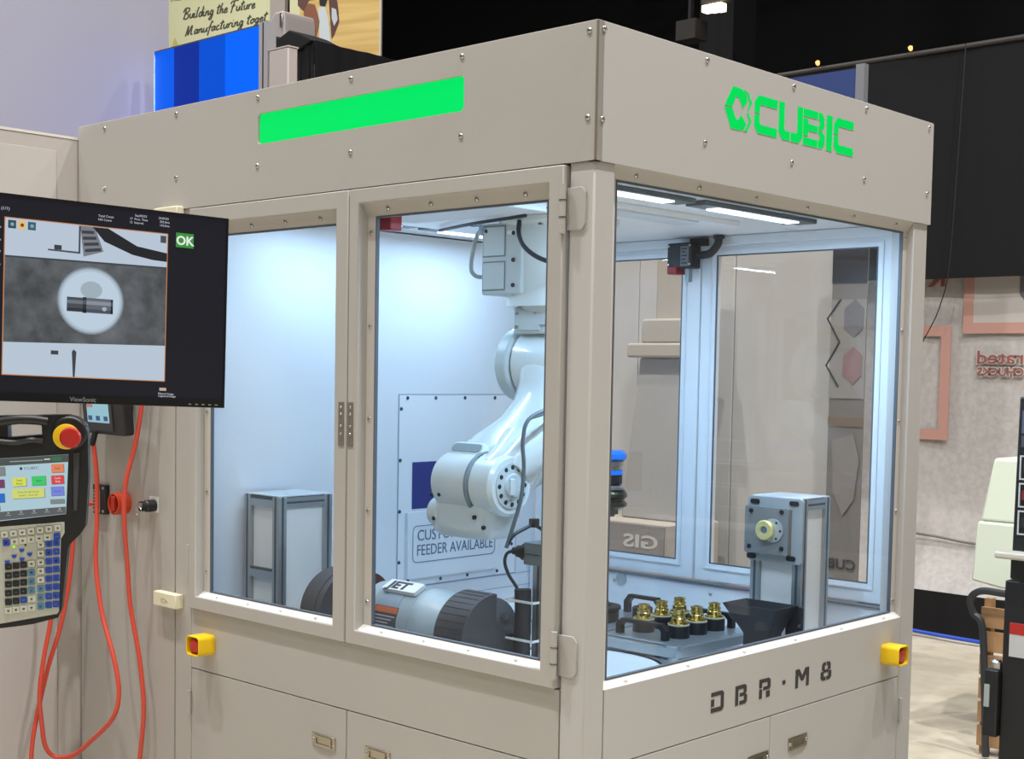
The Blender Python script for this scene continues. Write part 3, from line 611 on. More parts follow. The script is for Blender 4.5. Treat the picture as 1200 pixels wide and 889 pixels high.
for P in ([(0, -.04), (.27, -.04), (.42, -.52), (.50, -.52), (.60, -.25), (.80, -.62), (.72, -.86), (.60, -.98), (.24, -.97)], [(.70, .96), (.85, .90), (1, .45), (.88, .04), (.84, .10), (.92, .45), (.80, .82)], [(.86, -.02), (1, -.42), (.84, -.95), (.70, -.98), (.80, -.84), (.92, -.42), (.82, -.12)]):
    obj('logo_segment', MB(SIDE).prism([(.468 + .113 * u, 2.1945 + .05 * v) for u, v in P], .0002, .0012), GREEN2, lg)
for L_, y0, y1 in ((LC, .594, .694), (LU, .702, .812), (LB, .816, .920), ([[(0, 0), (0, 1), (1, 1), (1, 0)]], .930, .957), (LC, .967, 1.066)):
    polys(SIDE, L_, y0, y1, 2.150, 2.2395, GREEN2, cell, 'logo_letter')
LD = [[(0, 0), (0, .22), (.76, .22), (.76, .80), (.0, .80), (0, 1), (.86, 1), (1, .88), (1, .14), (.86, 0)], [(0, .3), (0, .66), (.24, .66), (.24, .3)]]
LBB = [[(0, 0), (0, 1), (.8, 1), (.95, .9), (.95, .6), (.87, .52), (1, .42), (1, .12), (.85, 0), (.36, 0), (.36, .2), (.74, .2), (.74, .42), (.36, .42), (.36, .6), (.7, .6), (.7, .8), (.25, .8), (.25, 0)]]
LR = [[(0, .56), (0, 1), (.85, 1), (1, .88), (1, .5), (.9, .4), (.36, .4), (.36, .58), (.74, .58), (.74, .8), (.25, .8), (.25, .56)], [(0, 0), (0, .48), (.25, .48), (.25, 0)], [(.62, 0), (.62, .33), (.95, .33), (.95, 0)]]
LM = [[(0, 0), (0, .72), (.2, .72), (.2, 0)], [(0, .78), (0, 1), (.28, 1), (.5, .62), (.72, 1), (1, 1), (1, 0), (.8, 0), (.8, .68), (.58, .34), (.42, .34), (.24, .68)]]
L8 = [[(.1, .55), (.1, .86), (.24, 1), (.46, 1), (.46, .8), (.36, .8), (.36, .55)], [(.54, 1), (.78, 1), (.92, .86), (.92, .55), (.66, .55), (.66, .8), (.54, .8)],
      [(.0, .48), (.0, .14), (.16, 0), (.46, 0), (.46, .2), (.28, .2), (.28, .48)], [(.54, 0), (.86, 0), (1, .14), (1, .48), (.72, .48), (.72, .2), (.54, .2)], [(.28, .42), (.28, .58), (.72, .58), (.72, .42)]]
for L_, y0, y1 in ((LD, .486, .540), (LBB, .590, .642), (LR, .697, .749), ([[(0, .42), (0, .62), (1, .62), (1, .42)]], .806, .820), (LM, .869, .936), (L8, .997, 1.052)):
    polys(SIDE, L_, y0, y1, .757, .806, LETTER, cell, 'model_letter', (-P6 + .0002, -P6 + .0010))
for L_, y0, y1 in ():
    pass

# ================================================================ THINGS ON THE OUTSIDE OF THE CELL
def estop(F, x, z, label):
    t = thing('emergency_stop', tuple((F @ Vector((x, z, -P6)))), label, 'emergency stop')
    M = F @ T3(x, z, -P6)
    o = rrect(-.031, .031, -.028, .028, .012); i = rrect(-.027, .027, -.024, .024, .009)
    obj('shroud', MB(M).ring(o, i, 0, .056), YEL, t, bevel=.0012)
    obj('base_plate', MB(M).prism(rrect(-.030, .030, -.027, .027, .012), 0.0005, .006), YEL, t)
    obj('button', MB(M).lathe([(.011, .006), (.012, .030), (.0205, .033), (.0220, .044), (.018, .052), (0.0, .055)], (0, 0, 0), (0, 0, 1), 24), REDP, t)
estop(FRONT, -1.379, .787, 'yellow shrouded red emergency stop button below the left glazed door')
estop(SIDE, 1.357, .784, 'yellow shrouded red emergency stop button on the side panel, right of the black lettering')
def block(z, label):
    t = thing('stop_block', (-1.555, 0, z), label, 'bracket')
    M = FRONT @ T3(-1.562, z, -P6)
    obj('body', MB(M).box(-.058, .058, -.021, .021, 0, .028), CREAM, t, bevel=.003)
    obj('oval_recess', MB(M).ring([(.018 * math.cos(a), .006 * math.sin(a)) for a in [k * math.pi / 8 for k in range(16)]], [(.012 * math.cos(a), .0035 * math.sin(a)) for a in [k * math.pi / 8 for k in range(16)]], .028, .0292), mat('cream_shadow', (200, 192, 164), .6), t)
block(.891, 'cream plastic block on the seam at the lower left corner of the glazed doors')
block(2.008 - .01, 'cream plastic block under the header, mostly hidden behind the monitor')

t = thing('rotary_switch', (-1.825, 0, 1.152), 'round orange-red rotary isolator switch on the left panel, behind the hanging cable', 'switch')
M = FRONT @ T3(-1.812, 1.152, -P6)
obj('collar', MB(M).lathe([(.033, 0), (.033, .042), (.030, .044), (.026, .042), (.026, .02), (0, .02)], (0, 0, 0), (0, 0, 1), 32), ORANGE, t)
obj('grip', MB(M).box(-.009, .009, -.0225, .0225, .02, .047), mat('grip_red', (168, 44, 30), .4), t, bevel=.003)
t = thing('key_switch', (-1.66, 0, 1.155), 'black cylindrical key switch with a bunch of keys in it, right of the rotary switch', 'switch')
M = FRONT @ T3(-1.655, 1.157, -P6)
obj('back_plate', MB(M).box(-.024, .02, -.02, .026, 0, .002), WHITEP, t)
obj('barrel', MB(M).lathe([(.018, .002), (.018, .03), (.015, .034), (.015, .048), (0, .048)], (0, 0, 0), (0, 0, 1), 24), BLACK, t)
k = obj('key', MB(M).prism(rrect(-.011, .011, -.006, .011, .005), .048, .052).box(-.003, .003, -.002, .002, .05, .056), STEEL, t)
obj('key_ring', MB(M).tube([(.0 + .014 * math.cos(a), -.014 + .014 * math.sin(a), .054) for a in [i * math.pi / 6 for i in range(13)]], .0012, 6, 1), STEEL, k)
obj('key', MB(M).prism([(-.008, -.028), (.006, -.026), (.005, -.04), (.001, -.042), (0.0, -.07), (-.005, -.07), (-.004, -.042), (-.009, -.04)], .053, .055), STEEL, t)
t = thing('socket_plate', (-1.945, 0, 1.1), 'small black plate with a white printed label behind the red cable', 'plate')
M = FRONT @ T3(-1.938, 1.155, -P6)
obj('plate', MB(M).box(-.036, .036, -.045, .045, 0, .016), BLACK, t, bevel=.002)
obj('paper_label', MB(M).box(-.034, .006, -.04, .028, .016, .0165), mat('label_grey', (150, 146, 142), .6), t)
for k in range(6): obj('print_line', MB(M).box(-.031, .002, .02 - k * .010, .024 - k * .010, .0165, .017), BLACKM, t)
for q in (-.036, .036): screw(M, .024, q, .016, t, s=.7)

t = thing('operator_screen', (-1.8, 0, 1.36), 'small black operator screen showing pale blue, on the left panel under the monitor', 'screen')
M = frame((-1.815, -.075, 1.475), (1, -.08, 0), (0, -.10, 1))
obj('housing', MB(M).prism(rrect(-.132, .132, -.115, .115, .012), -.03, .0), BLACK, t, bevel=.004)
obj('bezel', MB(M).rect_ring((-.124, .062, -.104, .104), (-.102, .044, -.080, .09), 0, .003), mat('bezel_grey', (52, 54, 58), .5), t)
obj('display', MB(M).box(-.102, .044, -.080, .09, 0, .001), emit('display_pale_blue', (150, 198, 212), .85), t)
for k in range(3): obj('display_tile', MB(M).box(-.095 + k * .05, -.07 + k * .05, -.074, -.06, .001, .0016), emit('tile_blue', (40, 84, 130), .8), t)
obj('display_tile', MB(M).box(-.10, -.062, -.035, -.018, .001, .0016), emit('tile_pink', (190, 130, 120), .8), t)
obj('bracket', MB().box(-1.86, -1.77, -.08 + .03, .004, 1.43, 1.53), BLACKM, t)
obj('cable_plug', MB().cyl((-1.868, -.075, 1.325), (-1.866, -.065, 1.365), .009, n=12), BLACK, t)

def cable(name, pts, label, r=.0070, m=CABLE, **k):
    return info(obj(name, MB().tube(pts, r, 12, 7), m, **k), label, 'cable')
cable('control_cable', [(-1.867, -.07, 1.33), (-1.848, -.07, 1.226), (-1.840, -.075, 1.097), (-1.828, -.085, .967), (-1.785, -.09, .829), (-1.722, -.09, .709), (-1.693, -.09, .61), (-1.71, -.10, .53), (-1.82, -.11, .44), (-1.90, -.12, .385), (-1.95, -.15, .375), (-1.955, -.18, .41), (-1.95, -.195, .48), (-1.945, -.205, .58), (-1.945, -.19, .69), (-1.95, -.165, .80), (-1.95, -.15, .95), (-1.95, -.16, 1.10)],
      'orange-red cable hanging in a long loop from the small operator screen')
cable('control_cable', [(-1.64, -.03, 1.60), (-1.662, -.035, 1.443), (-1.687, -.04, 1.336), (-1.703, -.062, 1.221), (-1.705, -.065, 1.106), (-1.712, -.05, .979), (-1.711, -.04, .854), (-1.679, -.03, .705), (-1.665, -.025, .58), (-1.671, -.025, .477), (-1.70, -.03, .30), (-1.74, -.05, .05), (-1.80, -.12, .010)],
      'orange-red cable hanging nearly straight past the key switch')
cable('control_cable', [(-1.95, -.085, 1.12), (-1.955, -.09, 1.0), (-1.96, -.10, .90), (-1.965, -.125, .77), (-1.97, -.16, .66), (-1.97, -.19, .55), (-1.97, -.215, .43), (-1.97, -.225, .30), (-1.96, -.25, .15), (-1.94, -.32, .012)],
      'orange-red cable running down behind the teach pendant and crossing the hanging loop')
cable('socket_cable', [(-1.955, -.02, 1.142), (-1.965, -.045, 1.138), (-1.99, -.07, 1.12), (-2.03, -.11, 1.08), (-2.05, -.16, 1.0)],
      'short orange-red cable leaving the small black socket plate towards the pendant', r=.007)

# wing cabinet to the left
t = thing('wing_cabinet', (-2.35, -.35, 0), 'beige cabinet standing forward of the cell at the far left edge', 'cabinet')
obj('body', MB().box(-2.62, -2.080, -.75, .40, .05, 2.262), mat('wing_paint', (178, 171, 165), .45, bump=.05, bscale=300), t, bevel=.002)
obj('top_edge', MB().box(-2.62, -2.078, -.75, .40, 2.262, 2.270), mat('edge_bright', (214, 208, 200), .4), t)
obj('door_panel', MB().box(-2.079, -2.073, -.70, -.075, .08, 2.22), mat('wing_paint2', (184, 178, 174), .45), t, bevel=.001)
obj('plinth', MB().box(-2.6, -2.1, -.73, -.02, 0, .05), DARKGAP, t)

# ---------------------------------------------------------------- monitor
t = thing('inspection_monitor', (-.25, -1.1, 1.49), 'large black monitor showing a grey inspection image and a green OK', 'monitor')
mw = .545
obj('housing', MB(MON).box(-mw, 0, 0, .3295, -.022, .0), BLACK, t, bevel=.003)
obj('back_housing', MB(MON).box(-mw + .09, -.09, .05, .28, -.05, -.022), BLACK, t, bevel=.01)
ib = obj('bezel', MB(MON).rect_ring((-mw, 0, 0, .3295), (-mw + .004, -.003, .0145, .3265), 0, .0025), mat('bezel_black', (22, 22, 24), .3), t)
scr = obj('screen', MB(MON).box(-mw + .003, -.003, .0145, .3265, 0, .001), emit('screen_off_black', (20, 20, 30), .9, (8, 8, 10)), t)
def sp(poly, rgb, z, name='image_patch', st=.95, par=None):
    return obj(name, MB(MON).prism(poly, z, z + .0002), emit('scr_%d_%d_%d' % tuple(rgb), rgb, st, (8, 8, 10)), par or scr)
def sq(x0, x1, y0, y1): return [(x0, y0), (x1, y0), (x1, y1), (x0, y1)]
sp(sq(-.379, -.1085, .0415, .2925), (196, 132, 84), .0011, 'image_border')
sp(sq(-.3775, -.110, .043, .291), (186, 200, 216), .0013)
# graded dark band of the inspected part tray: a real screen picture, drawn as a grid of flat tiles
im = MB(MON); IMG = bpy.data.materials.new('screen_dark_band'); IMG.use_nodes = True; nt = IMG.node_tree; bb = nt.nodes['Principled BSDF']
tc = nt.nodes.new('ShaderNodeTexCoord'); nz = nt.nodes.new('ShaderNodeTexNoise'); nz.inputs['Scale'].default_value = 28; nz.inputs['Detail'].default_value = 6
cr = nt.nodes.new('ShaderNodeValToRGB'); cr.color_ramp.elements[0].position = .3; cr.color_ramp.elements[0].color = lin((52, 56, 60)); cr.color_ramp.elements[1].position = .75; cr.color_ramp.elements[1].color = lin((104, 110, 116))
nt.links.new(tc.outputs['Object'], nz.inputs['Vector']); nt.links.new(nz.outputs['Fac'], cr.inputs[0]); nt.links.new(cr.outputs[0], bb.inputs['Emission Color'])
bb.inputs['Base Color'].default_value = (.01, .01, .01, 1); bb.inputs['Emission Strength'].default_value = .95
obj('image_band', MB(MON).prism([(-.3775, .094), (-.110, .1025), (-.110, .2325), (-.3775, .229)], .0015, .0017), IMG, scr)
sp([(-.3775, .229), (-.110, .2325), (-.110, .2355), (-.3775, .232)], (60, 70, 76), .0015)
def disc(cx, cy, rx, ry, n=40): return [(cx + rx * math.cos(2 * math.pi * k / n), cy + ry * math.sin(2 * math.pi * k / n)) for k in range(n)]
for k, (r_, c_) in enumerate(((.0555, (120, 132, 142)), (.0535, (150, 164, 176)), (.0515, (176, 192, 206)), (.048, (190, 208, 224)))):
    sp(disc(-.2385, .169, r_, r_ * 1.0), c_, .0018 + k * .0001, 'image_halo')
sp(disc(-.238, .187, .018, .014), (160, 176, 188), .0023, 'image_halo')
px = -.278; W_ = .0765
for a_, b_, h_, c_ in ((0, .34, .0235, (70, 76, 84)), (.34, .42, .026, (44, 48, 54)), (.42, .95, .0245, (96, 104, 114)), (.95, 1, .024, (40, 44, 50))):
    for z_, f0, f1, dc in ((.0025, 0, 1, 0), (.0027, .55, .8, 40), (.0027, .05, .25, -26)):
        cc = tuple(max(0, min(255, v + dc)) for v in c_); y0 = .1615 - h_ / 2
        sp(sq(px + a_ * W_, px + b_ * W_, y0 + f0 * h_, y0 + f1 * h_), cc, z_, 'image_part')
sp(disc(-.216, .157, .004, .0035, 12), (170, 176, 186), .003, 'image_part')
sp([(-.2585, .2905), (-.2345, .2905), (-.219, .2515), (-.252, .2405)], (120, 126, 132), .0018, 'image_label')
for k in range(4): sp([(-.256 + k * .002, .283 - k * .010), (-.236 + k * .004, .284 - k * .009), (-.235 + k * .004, .279 - k * .009), (-.2555 + k * .002, .278 - k * .010)], (58, 62, 68), .0021, 'image_label')
sp([(-.238, .2905), (-.212, .2905), (-.1625, .266), (-.110, .259), (-.110, .2445), (-.135, .2455), (-.1700, .251), (-.218, .2685)], (30, 32, 36), .0019, 'image_hose')
sp([(-.2605, .290), (-.2575, .290), (-.2575, .2445), (-.31, .2455), (-.31, .2480), (-.2605, .2475)], (66, 72, 80), .0019, 'image_rail')
sp(sq(-.300, -.288, .248, .2555), (54, 60, 66), .002, 'image_rail'); sp(sq(-.302, -.29, .078, .0845), (60, 64, 70), .0019, 'image_rail')
sp([(-.2655, .043), (-.2625, .043), (-.2605, .084), (-.2650, .088), (-.268, .084)], (60, 64, 70), .0019, 'image_rail')
for k, c_ in enumerate(((40, 78, 96), (232, 190, 120), (40, 98, 120))): sp(sq(-.3735 + k * .0155, -.361 + k * .0155, .275, .288), c_, .002, 'screen_icon'); sp(disc(-.367 + k * .0155, .2815, .003, .003, 8), (150, 160, 160) if k != 1 else (110, 70, 20), .0022, 'screen_icon')
sp(sq(-.122, -.112, .276, .288), (70, 78, 84), .002, 'screen_icon')
ok = sp(sq(-.0945, -.063, .2715, .296), (58, 146, 60), .0014, 'ok_badge')
E = lambda rgb: emit('scrtxt_%d_%d_%d' % rgb, rgb, .9)
text_mesh('OK', .021, MON @ T3(-.0787, .2762, .0018), .0001, 'ok_lettering', E((236, 244, 236)), ok, bold=.0006, align='CENTER')
for s_, x, y, z_ in (('Total Count', -.229, .3085, .0052), ('NG Count', -.229, .3025, .0052), ('Sep/05/23', -.167, .3155, .0052), ('17  Proc. Time', -.176, .3095, .0052), ('15  Interval', -.176, .3035, .0052), ('23:07:03', -.126, .3155, .0052), ('202.0ms', -.124, .3095, .0052), ('143.0ms', -.124, .3035, .0052), ('N (1/1)', -.392, .3035, .007), ('Filtered Image', -.120, .0195, .0048), ('Captured Image', -.120, .0155, .0048)):
    text_mesh(s_, z_, MON @ T3(x, y, .0014), .0001, 'screen_text', E((200, 204, 214)), scr)
sp(sq(-.118, -.106, .026, .031), (190, 170, 150), .0014, 'screen_icon')
text_mesh('ViewSonic', .0105, MON @ T3(-.27, .003, .0027), .0001, 'maker_lettering', mat('maker_grey', (150, 150, 150), .4), ib)
for k in range(5): obj('bezel_button', MB(MON).box(-.066 + k * .012, -.061 + k * .012, .004, .0055, .0025, .003), mat('maker_grey', (150, 150, 150), .4), ib)
for y in (.274, .254, .236, .215): sp(sq(-.395, -.384, y, y + .0025), (150, 150, 160), .0014, 'screen_text')

# ---------------------------------------------------------------- teach pendant
t = thing('teach_pendant', (-.2, -1.2, 1.15), 'black handheld teach pendant with colour touch screen, blue and black keys at left edge', 'control pendant')
BODY = [(-.30, .02), (-.285, .158), (-.20, .160), (-.115, .1605), (-.0644, .1589), (-.013, .158), (.012, .157), (.029, .150), (.0385, .1395), (.0405, .127), (.0375, .055), (.0285, -.022), (.020, -.034), (.003, -.049), (-.001, -.06), (-.0155, -.153), (-.0215, -.1655), (-.06, -.173), (-.11, -.176), (-.20, -.176), (-.28, -.165), (-.30, -.15)]
hole = [(-.0795, .1255), (-.0320, .1275), (-.0290, .1405), (-.0320, .1440), (-.0745, .1475), (-.0800, .1420)]
def pendant_plate(z0, z1):
    # body outline with the handle opening cut through: three prisms
    mb = MB(TPF)
    mb.prism([(-.30, -.15), (-.30, .02), (-.285, .158), (-.20, .160), (-.115, .1605), (-.080, .1600), (-.080, .1255), (-.080, -.1745), (-.11, -.176), (-.20, -.176), (-.28, -.165)], z0, z1)
    mb.prism([(-.080, -.1745), (-.080, .1255), (-.029, .1275), (-.029, -.167), (-.06, -.173)], z0, z1)
    mb.prism([(-.080, .1475), (-.080, .16), (-.0644, .1589), (-.029, .1583), (-.029, .1430)], z0, z1)
    mb.prism([(-.029, -.167), (-.029, .1583), (-.013, .158), (.012, .157), (.029, .150), (.0385, .1395), (.0405, .127), (.0375, .055), (.0285, -.022), (.020, -.034), (.003, -.049), (-.001, -.06), (-.0155, -.153), (-.0215, -.1655)], z0, z1)
    return mb
body = obj('body', pendant_plate(-.045, -.004), BLACK, t)
obj('handle_grip', MB(TPF).tube([(-.115, .148, .002), (-.07, .153, .006), (-.045, .153, .006), (-.02, .148, .0)], .0075, 12), BLACK, t)
obj('handle_shoulder', MB(TPF).lathe([(.027, -.045), (.027, .004), (.024, .007), (0, .007)], (.013, .1285, 0), (0, 0, 1), 32), BLACK, t, bevel=.001)
obj('handle_rib', MB(TPF).tube([(-.10, .122, .0), (-.07, .118, .001), (-.045, .121, .002), (-.028, .118, 0)], .005, 10), mat('rib_black', (40, 40, 42), .3), t)
obj('stop_collar', MB(TPF).lathe([(.0, .004), (.0200, .007), (.0200, .012), (.018, .013), (0, .013)], (.0085, .1235, 0), (0, 0, 1), 32), YEL, t, label='yellow collar under the red stop button')
obj('stop_button', MB(TPF).lathe([(.009, .012), (.010, .022), (.0155, .024), (.0165, .031), (.014, .036), (0, .037)], (.0170, .1225, 0), (0, 0, 1), 32), REDP, t, label='red mushroom stop button')
ts = obj('touch_screen', MB(TPF).prism([(-.215, -.012), (.0, .0), (.0093, .0947), (-.20, .0915)], -.004, -.0032), emit('tp_screen_blue', (176, 206, 218), .9), t)
def tp(poly, rgb, z=-.0031, name='screen_tile'): return obj(name, MB(TPF).prism(poly, z, z + .0003), emit('tps_%d_%d_%d' % tuple(rgb), rgb, .88), ts)
tp([(-.2, .080), (.0088, .0826), (.0095, .0945), (-.199, .0912)], (78, 84, 80), name='status_bar'); tp([(-.21, -.010), (-.0, .0005), (.0006, .0118), (-.208, .006)], (92, 96, 98), name='menu_bar')
def btn(x0, x1, y0, y1, rgb, s_=None, sz=.0042, tc_=(40, 40, 40)):
    tp(sq(x0 + .0008, x1 + .0008, y0 - .0008, y1 - .0008), (96, 104, 108), -.0030); q = tp(sq(x0, x1, y0, y1), rgb, -.0027)
    for i, l in enumerate((s_ or '').split('|')):
        if l: text_mesh(l, sz, TPF @ T3((x0 + x1) / 2, (y0 + y1) / 2 + (.0012 if '|' in s_ else -.0014) - i * .0052, -.0023), .0001, 'screen_text', E(tc_), q, align='CENTER')
btn(-.018, .0008, .0668, .0802, (232, 136, 96), 'Stop'); btn(-.019, 0, .0485, .0622, (222, 70, 74), 'Cycle|Stop', .0042, (240, 230, 230)); btn(-.0205, -.001, .030, .0445, (122, 136, 224), 'Home', .0042, (60, 70, 150))
btn(-.0225, -.001, .0175, .0245, (132, 138, 140)); btn(-.0775, -.057, .048, .0615, (222, 226, 92), 'Fault|Reset'); btn(-.0487, -.0275, .048, .0627, (64, 206, 108), 'Start')
btn(-.0795, -.0305, .0285, .0435, (214, 220, 120), 'Please Run @ Startup|Speed 1 - Override', .0036, (90, 100, 40)); btn(-.115, -.088, .066, .080, (130, 140, 140)); btn(-.115, -.090, .047, .060, (120, 60, 110)); btn(-.115, -.091, .024, .038, (40, 110, 206))
btn(-.115, -.099, .011, .020, (30, 70, 120)); tp(sq(-.016, -.002, .0855, .0915), (60, 118, 74), -.0028); tp(sq(-.028, -.019, .0875, .0895), (206, 214, 214), -.0028); tp(sq(-.080, -.03, .0868, .0880), (170, 178, 178), -.0028)
tp(disc(-.0637, .0757, .0022, .0026, 6), (50, 56, 64), -.0028); text_mesh('CUBIC', .0058, TPF @ T3(-.0595, .0738, -.0026), .0001, 'screen_logo', E((70, 76, 86)), ts, width=1.35)
for k in range(5): tp(sq(-.091 + k * .0195, -.083 + k * .0195, .0025 + k * .0006, .0035 + k * .0006), (160, 164, 168), -.0028); tp(disc(-.087 + k * .0195, .0065 + k * .0006, .0018, .0018, 6), (160, 164, 168), -.0028)
obj('stylus_slot', MB(TPF).prism([(.0125, .004), (.0175, .005), (.0265, .097), (.0170, .096)], -.004, -.001), mat('slot_grey', (74, 74, 78), .25), t)
KP = [(-.24, -.165), (-.11, -.1685), (-.0225, -.1590), (-.0195, -.1555), (-.0100, -.040), (-.0038, -.0300), (-.0030, -.0125), (-.24, -.018)]
kp = obj('keypad_panel', MB(TPF).prism(KP, -.004, -.0025), mat('keypad_ivory', (188, 190, 176), .5), t)
KB = mat('key_blue', (38, 74, 168), .4); KK = mat('key_black', (34, 34, 36), .4); KT = mat('key_teal', (84, 130, 158), .4); KW = mat('key_ivory', (206, 208, 192), .45); KG = mat('key_outline', (74, 78, 74), .5); KC = mat('key_legend', (170, 184, 214), .5)
def key_mesh(m, wd, ht, nm):
    me = MB().prism(rrect(-wd / 2, wd / 2, -ht / 2, ht / 2, .0012, 2), 0, .0016).mesh(nm, 50); me.materials.append(m); return me
MK = {k: key_mesh(m, .0104, .0102, 'key') for k, m in (('B', KB), ('K', KK), ('T', KT), ('W', KW))}
MKL = key_mesh(KC, .0034, .0008, 'legend'); MKD = key_mesh(KG, .0034, .0008, 'legend'); MO = key_mesh(KG, .0116, .0114, 'key_outline')
def key(kind, x, y, outline=False, sx=1.0):
    Mx = TPF @ T3(x, y, -.0025) @ Matrix.Diagonal((sx, 1, 1, 1))
    if outline: obj('key_outline', MO, None, kp, world=TPF @ T3(x, y, -.0036) @ Matrix.Diagonal((sx, 1, 1, 1)))
    o = obj('key', MK[kind], None, kp, world=Mx)
    obj('legend', MKD if kind == 'W' else MKL, None, kp, world=TPF @ T3(x, y, -.0010 + (0)))
L2 = lambda x, y: (x + (.1) * 0, y)
for c_, x_ in enumerate((-.0170, -.0285)):
    for r_ in range(8):
        yy = -.0450 - r_ * .0140; key('B', x_ - r_ * .00085, yy - c_ * .0006)
for r_, kd in enumerate(('W', 'W', 'W', 'W', 'W', 'T', 'T', 'T')): key(kd, -.0408 - r_ * .00085, -.0465 - r_ * .0140, kd == 'W')
for r_, kd in enumerate(('W', 'T', 'T', 'T', 'W', 'W')): key(kd, -.0547 - (r_ + 2.3) * .0008, -.0760 - r_ * .0140, r_ == 0)
for c_ in range(3):
    for r_, kd in enumerate(('K', 'K', 'K', 'K', 'B' if c_ == 0 else 'K', 'W')): key(kd, -.0668 - c_ * .0115 - (r_ + 2.3) * .0008, -.0768 - c_ * .0008 - r_ * .0140)
for k in range(8): key('W', -.0135 - k * .0135, -.0215 - k * .0009, True)
key('B', -.0155, -.0345); key('B', -.0925, -.0400)
for k in range(5): key('W', -.0300 - k * .0125, -.0355 - k * .0009)
for x, y in ((-.0700, -.0535), (-.0585, -.0605), (-.0820, -.0620), (-.0705, -.0675), (-.0930, -.0705)):
    obj('arrow_key', MB(TPF).prism([(x - .004, y + .002), (x + .004, y + .002), (x + .003, y - .002), (x, y - .0035), (x - .003, y - .002)], -.0025, -.0009), KB, kp)
obj('indicator', MB(TPF).cyl((-.0815, -.0470, -.0025), (-.0815, -.0470, -.0012), .0022, n=12), emit('indicator_green', (150, 230, 60), 1.2), kp)
obj('indicator', MB(TPF).cyl((-.0640, -.0455, -.0025), (-.0640, -.0455, -.0012), .0016, n=10), KK, kp)

# stand carrying monitor and pendant, just outside the picture on the left
t = thing('monitor_stand', (-.62, -1.75, 0), 'grey floor stand with arms that carry the monitor and the pendant, off the left edge', 'stand')
obj('base', MB().box(-.95, -.30, -2.05, -1.45, 0, .03), STEELD, t, bevel=.005)
obj('pole', MB().cyl((-.62, -1.75, .03), (-.62, -1.75, 1.8), .025), STEELD, t)
cen = MON @ Vector((-.27, .165, -.05))
obj('monitor_arm', MB().tube([(-.62, -1.75, 1.66), (-.55, -1.55, 1.66), tuple(cen + Vector((-.12, -.12, 0))), tuple(cen)], .018, 12), STEELD, t)
pc = TPF @ Vector((-.18, .0, -.045))
obj('pendant_arm', MB().tube([(-.62, -1.75, 1.30), (-.50, -1.55, 1.31), tuple(pc + Vector((-.10, .02, 0))), tuple(pc)], .014, 12), STEELD, t)

# ================================================================ THINGS INSIDE THE CELL
# ---- ceiling lights
def led(x, y0, y1, label, power=4.6):
    t = thing('ceiling_light', (x, (y0 + y1) / 2, 2.0), label, 'lamp', None)
    obj('housing', MB().box(x - .032, x + .032, y0, y1, 2.003, 2.0155), mat('led_housing', (92, 98, 102), .4, .5), t, bevel=.002)
    L_ = (y1 - y0) * .72; c = (y0 + y1) / 2
    obj('diffuser', MB().box(x - .020, x + .020, c - L_ / 2, c + L_ / 2, 1.999, 2.003), LED, t)
    for q in (y0 + .02, y1 - .02): obj('end_screw', MB().cyl((x, q, 2.0025), (x, q, 2.001), .004, n=10), STEEL, t)
    d = bpy.data.lights.new('led_light', 'AREA'); d.shape = 'RECTANGLE'; d.size = .032; d.size_y = L_; d.energy = power; d.color = (.47, .72, 1.0)
    o = bpy.data.objects.new('led_light', d); COL.objects.link(o); o.location = (x, c, 1.997)
led(-.245, .12, .665, 'long ceiling light nearest the front corner post, inside the cell', 9.0); led(-.240, .70, 1.25, 'long ceiling light inside the cell, next to the side window, nearer its far end', 9.0)
led(-1.27, .16, .68, 'ceiling light inside the cell, left, seen at the top of the right glazed door', 3.0); led(-1.27, .72, 1.25, 'ceiling light on the far left of the cell, just left of the robot base', 3.4)

# ---- door switches
def door_switch(loc, sy, label):
    t = thing('door_switch', loc, label, 'switch'); x, y, z = loc; M = T3(x, y, z)
    obj('housing', MB(M).box(-.050, .046, 0, sy * .055, .018, .100), BLACK, t, bevel=.004)
    obj('red_head', MB(M).box(-.049, -.012, 0, sy * .056, 0, .026), mat('switch_red', (150, 34, 40), .45), t, bevel=.003)
    obj('print_plate', MB(M).box(.004, .036, sy * .055, sy * .0565, .024, .088), mat('switch_print', (110, 112, 116), .5), t)
    for i, zz in enumerate((.08, .07, .058, .046, .034)): obj('print_mark', MB(M).box(.008, .030 - .006 * (i % 2), sy * .0565, sy * .0572, zz - .002, zz + .002), BLACK, t)
    for q in ((-.043, .09), (.04, .09), (-.043, .03), (.04, .03)): obj('bolt', MB(M).cyl((q[0], sy * .055, q[1]), (q[0], sy * .0575, q[1]), .0035, n=8), STEEL, t)
    obj('actuator', MB(M).box(.004, .020, sy * .01, sy * .03, -.024, .018), mat('actuator_steel', (150, 154, 158), .4, .7), t)
    return t
ds = door_switch((-.815, 1.484, 1.895), -1, 'black door safety switch with a red corner, high between the two back windows')
obj('conduit', MB().tube([(-.77, 1.46, 1.955), (-.74, 1.46, 1.955), (-.715, 1.46, 1.96), (-.69, 1.46, 1.985), (-.685, 1.46, 2.01)], .013, 12), BLACK, ds)
obj('conduit_flange', MB().cyl((-.685, 1.46, 2.004), (-.685, 1.46, 2.014), .019, n=16), BLACK, ds)
obj('mounting_block', MB().box(-.80, -.74, 1.462, 1.484, 1.985, 2.01), BLACKM, ds)
ds = thing('door_switch', (-.69, .09, 1.93), 'black switch with a red lower part at the top left inside the right glazed door', 'switch')
obj('housing', MB().box(-.762, -.712, .075, .12, 1.958, 2.000), BLACK, ds, bevel=.003); obj('red_head', MB().box(-.760, -.716, .075, .115, 1.915, 1.957), mat('switch_red', (150, 34, 40), .45), ds, bevel=.003)
obj('strap', MB().box(-.76, -.714, .08, .11, 2.000, 2.010), BLACKM, ds)

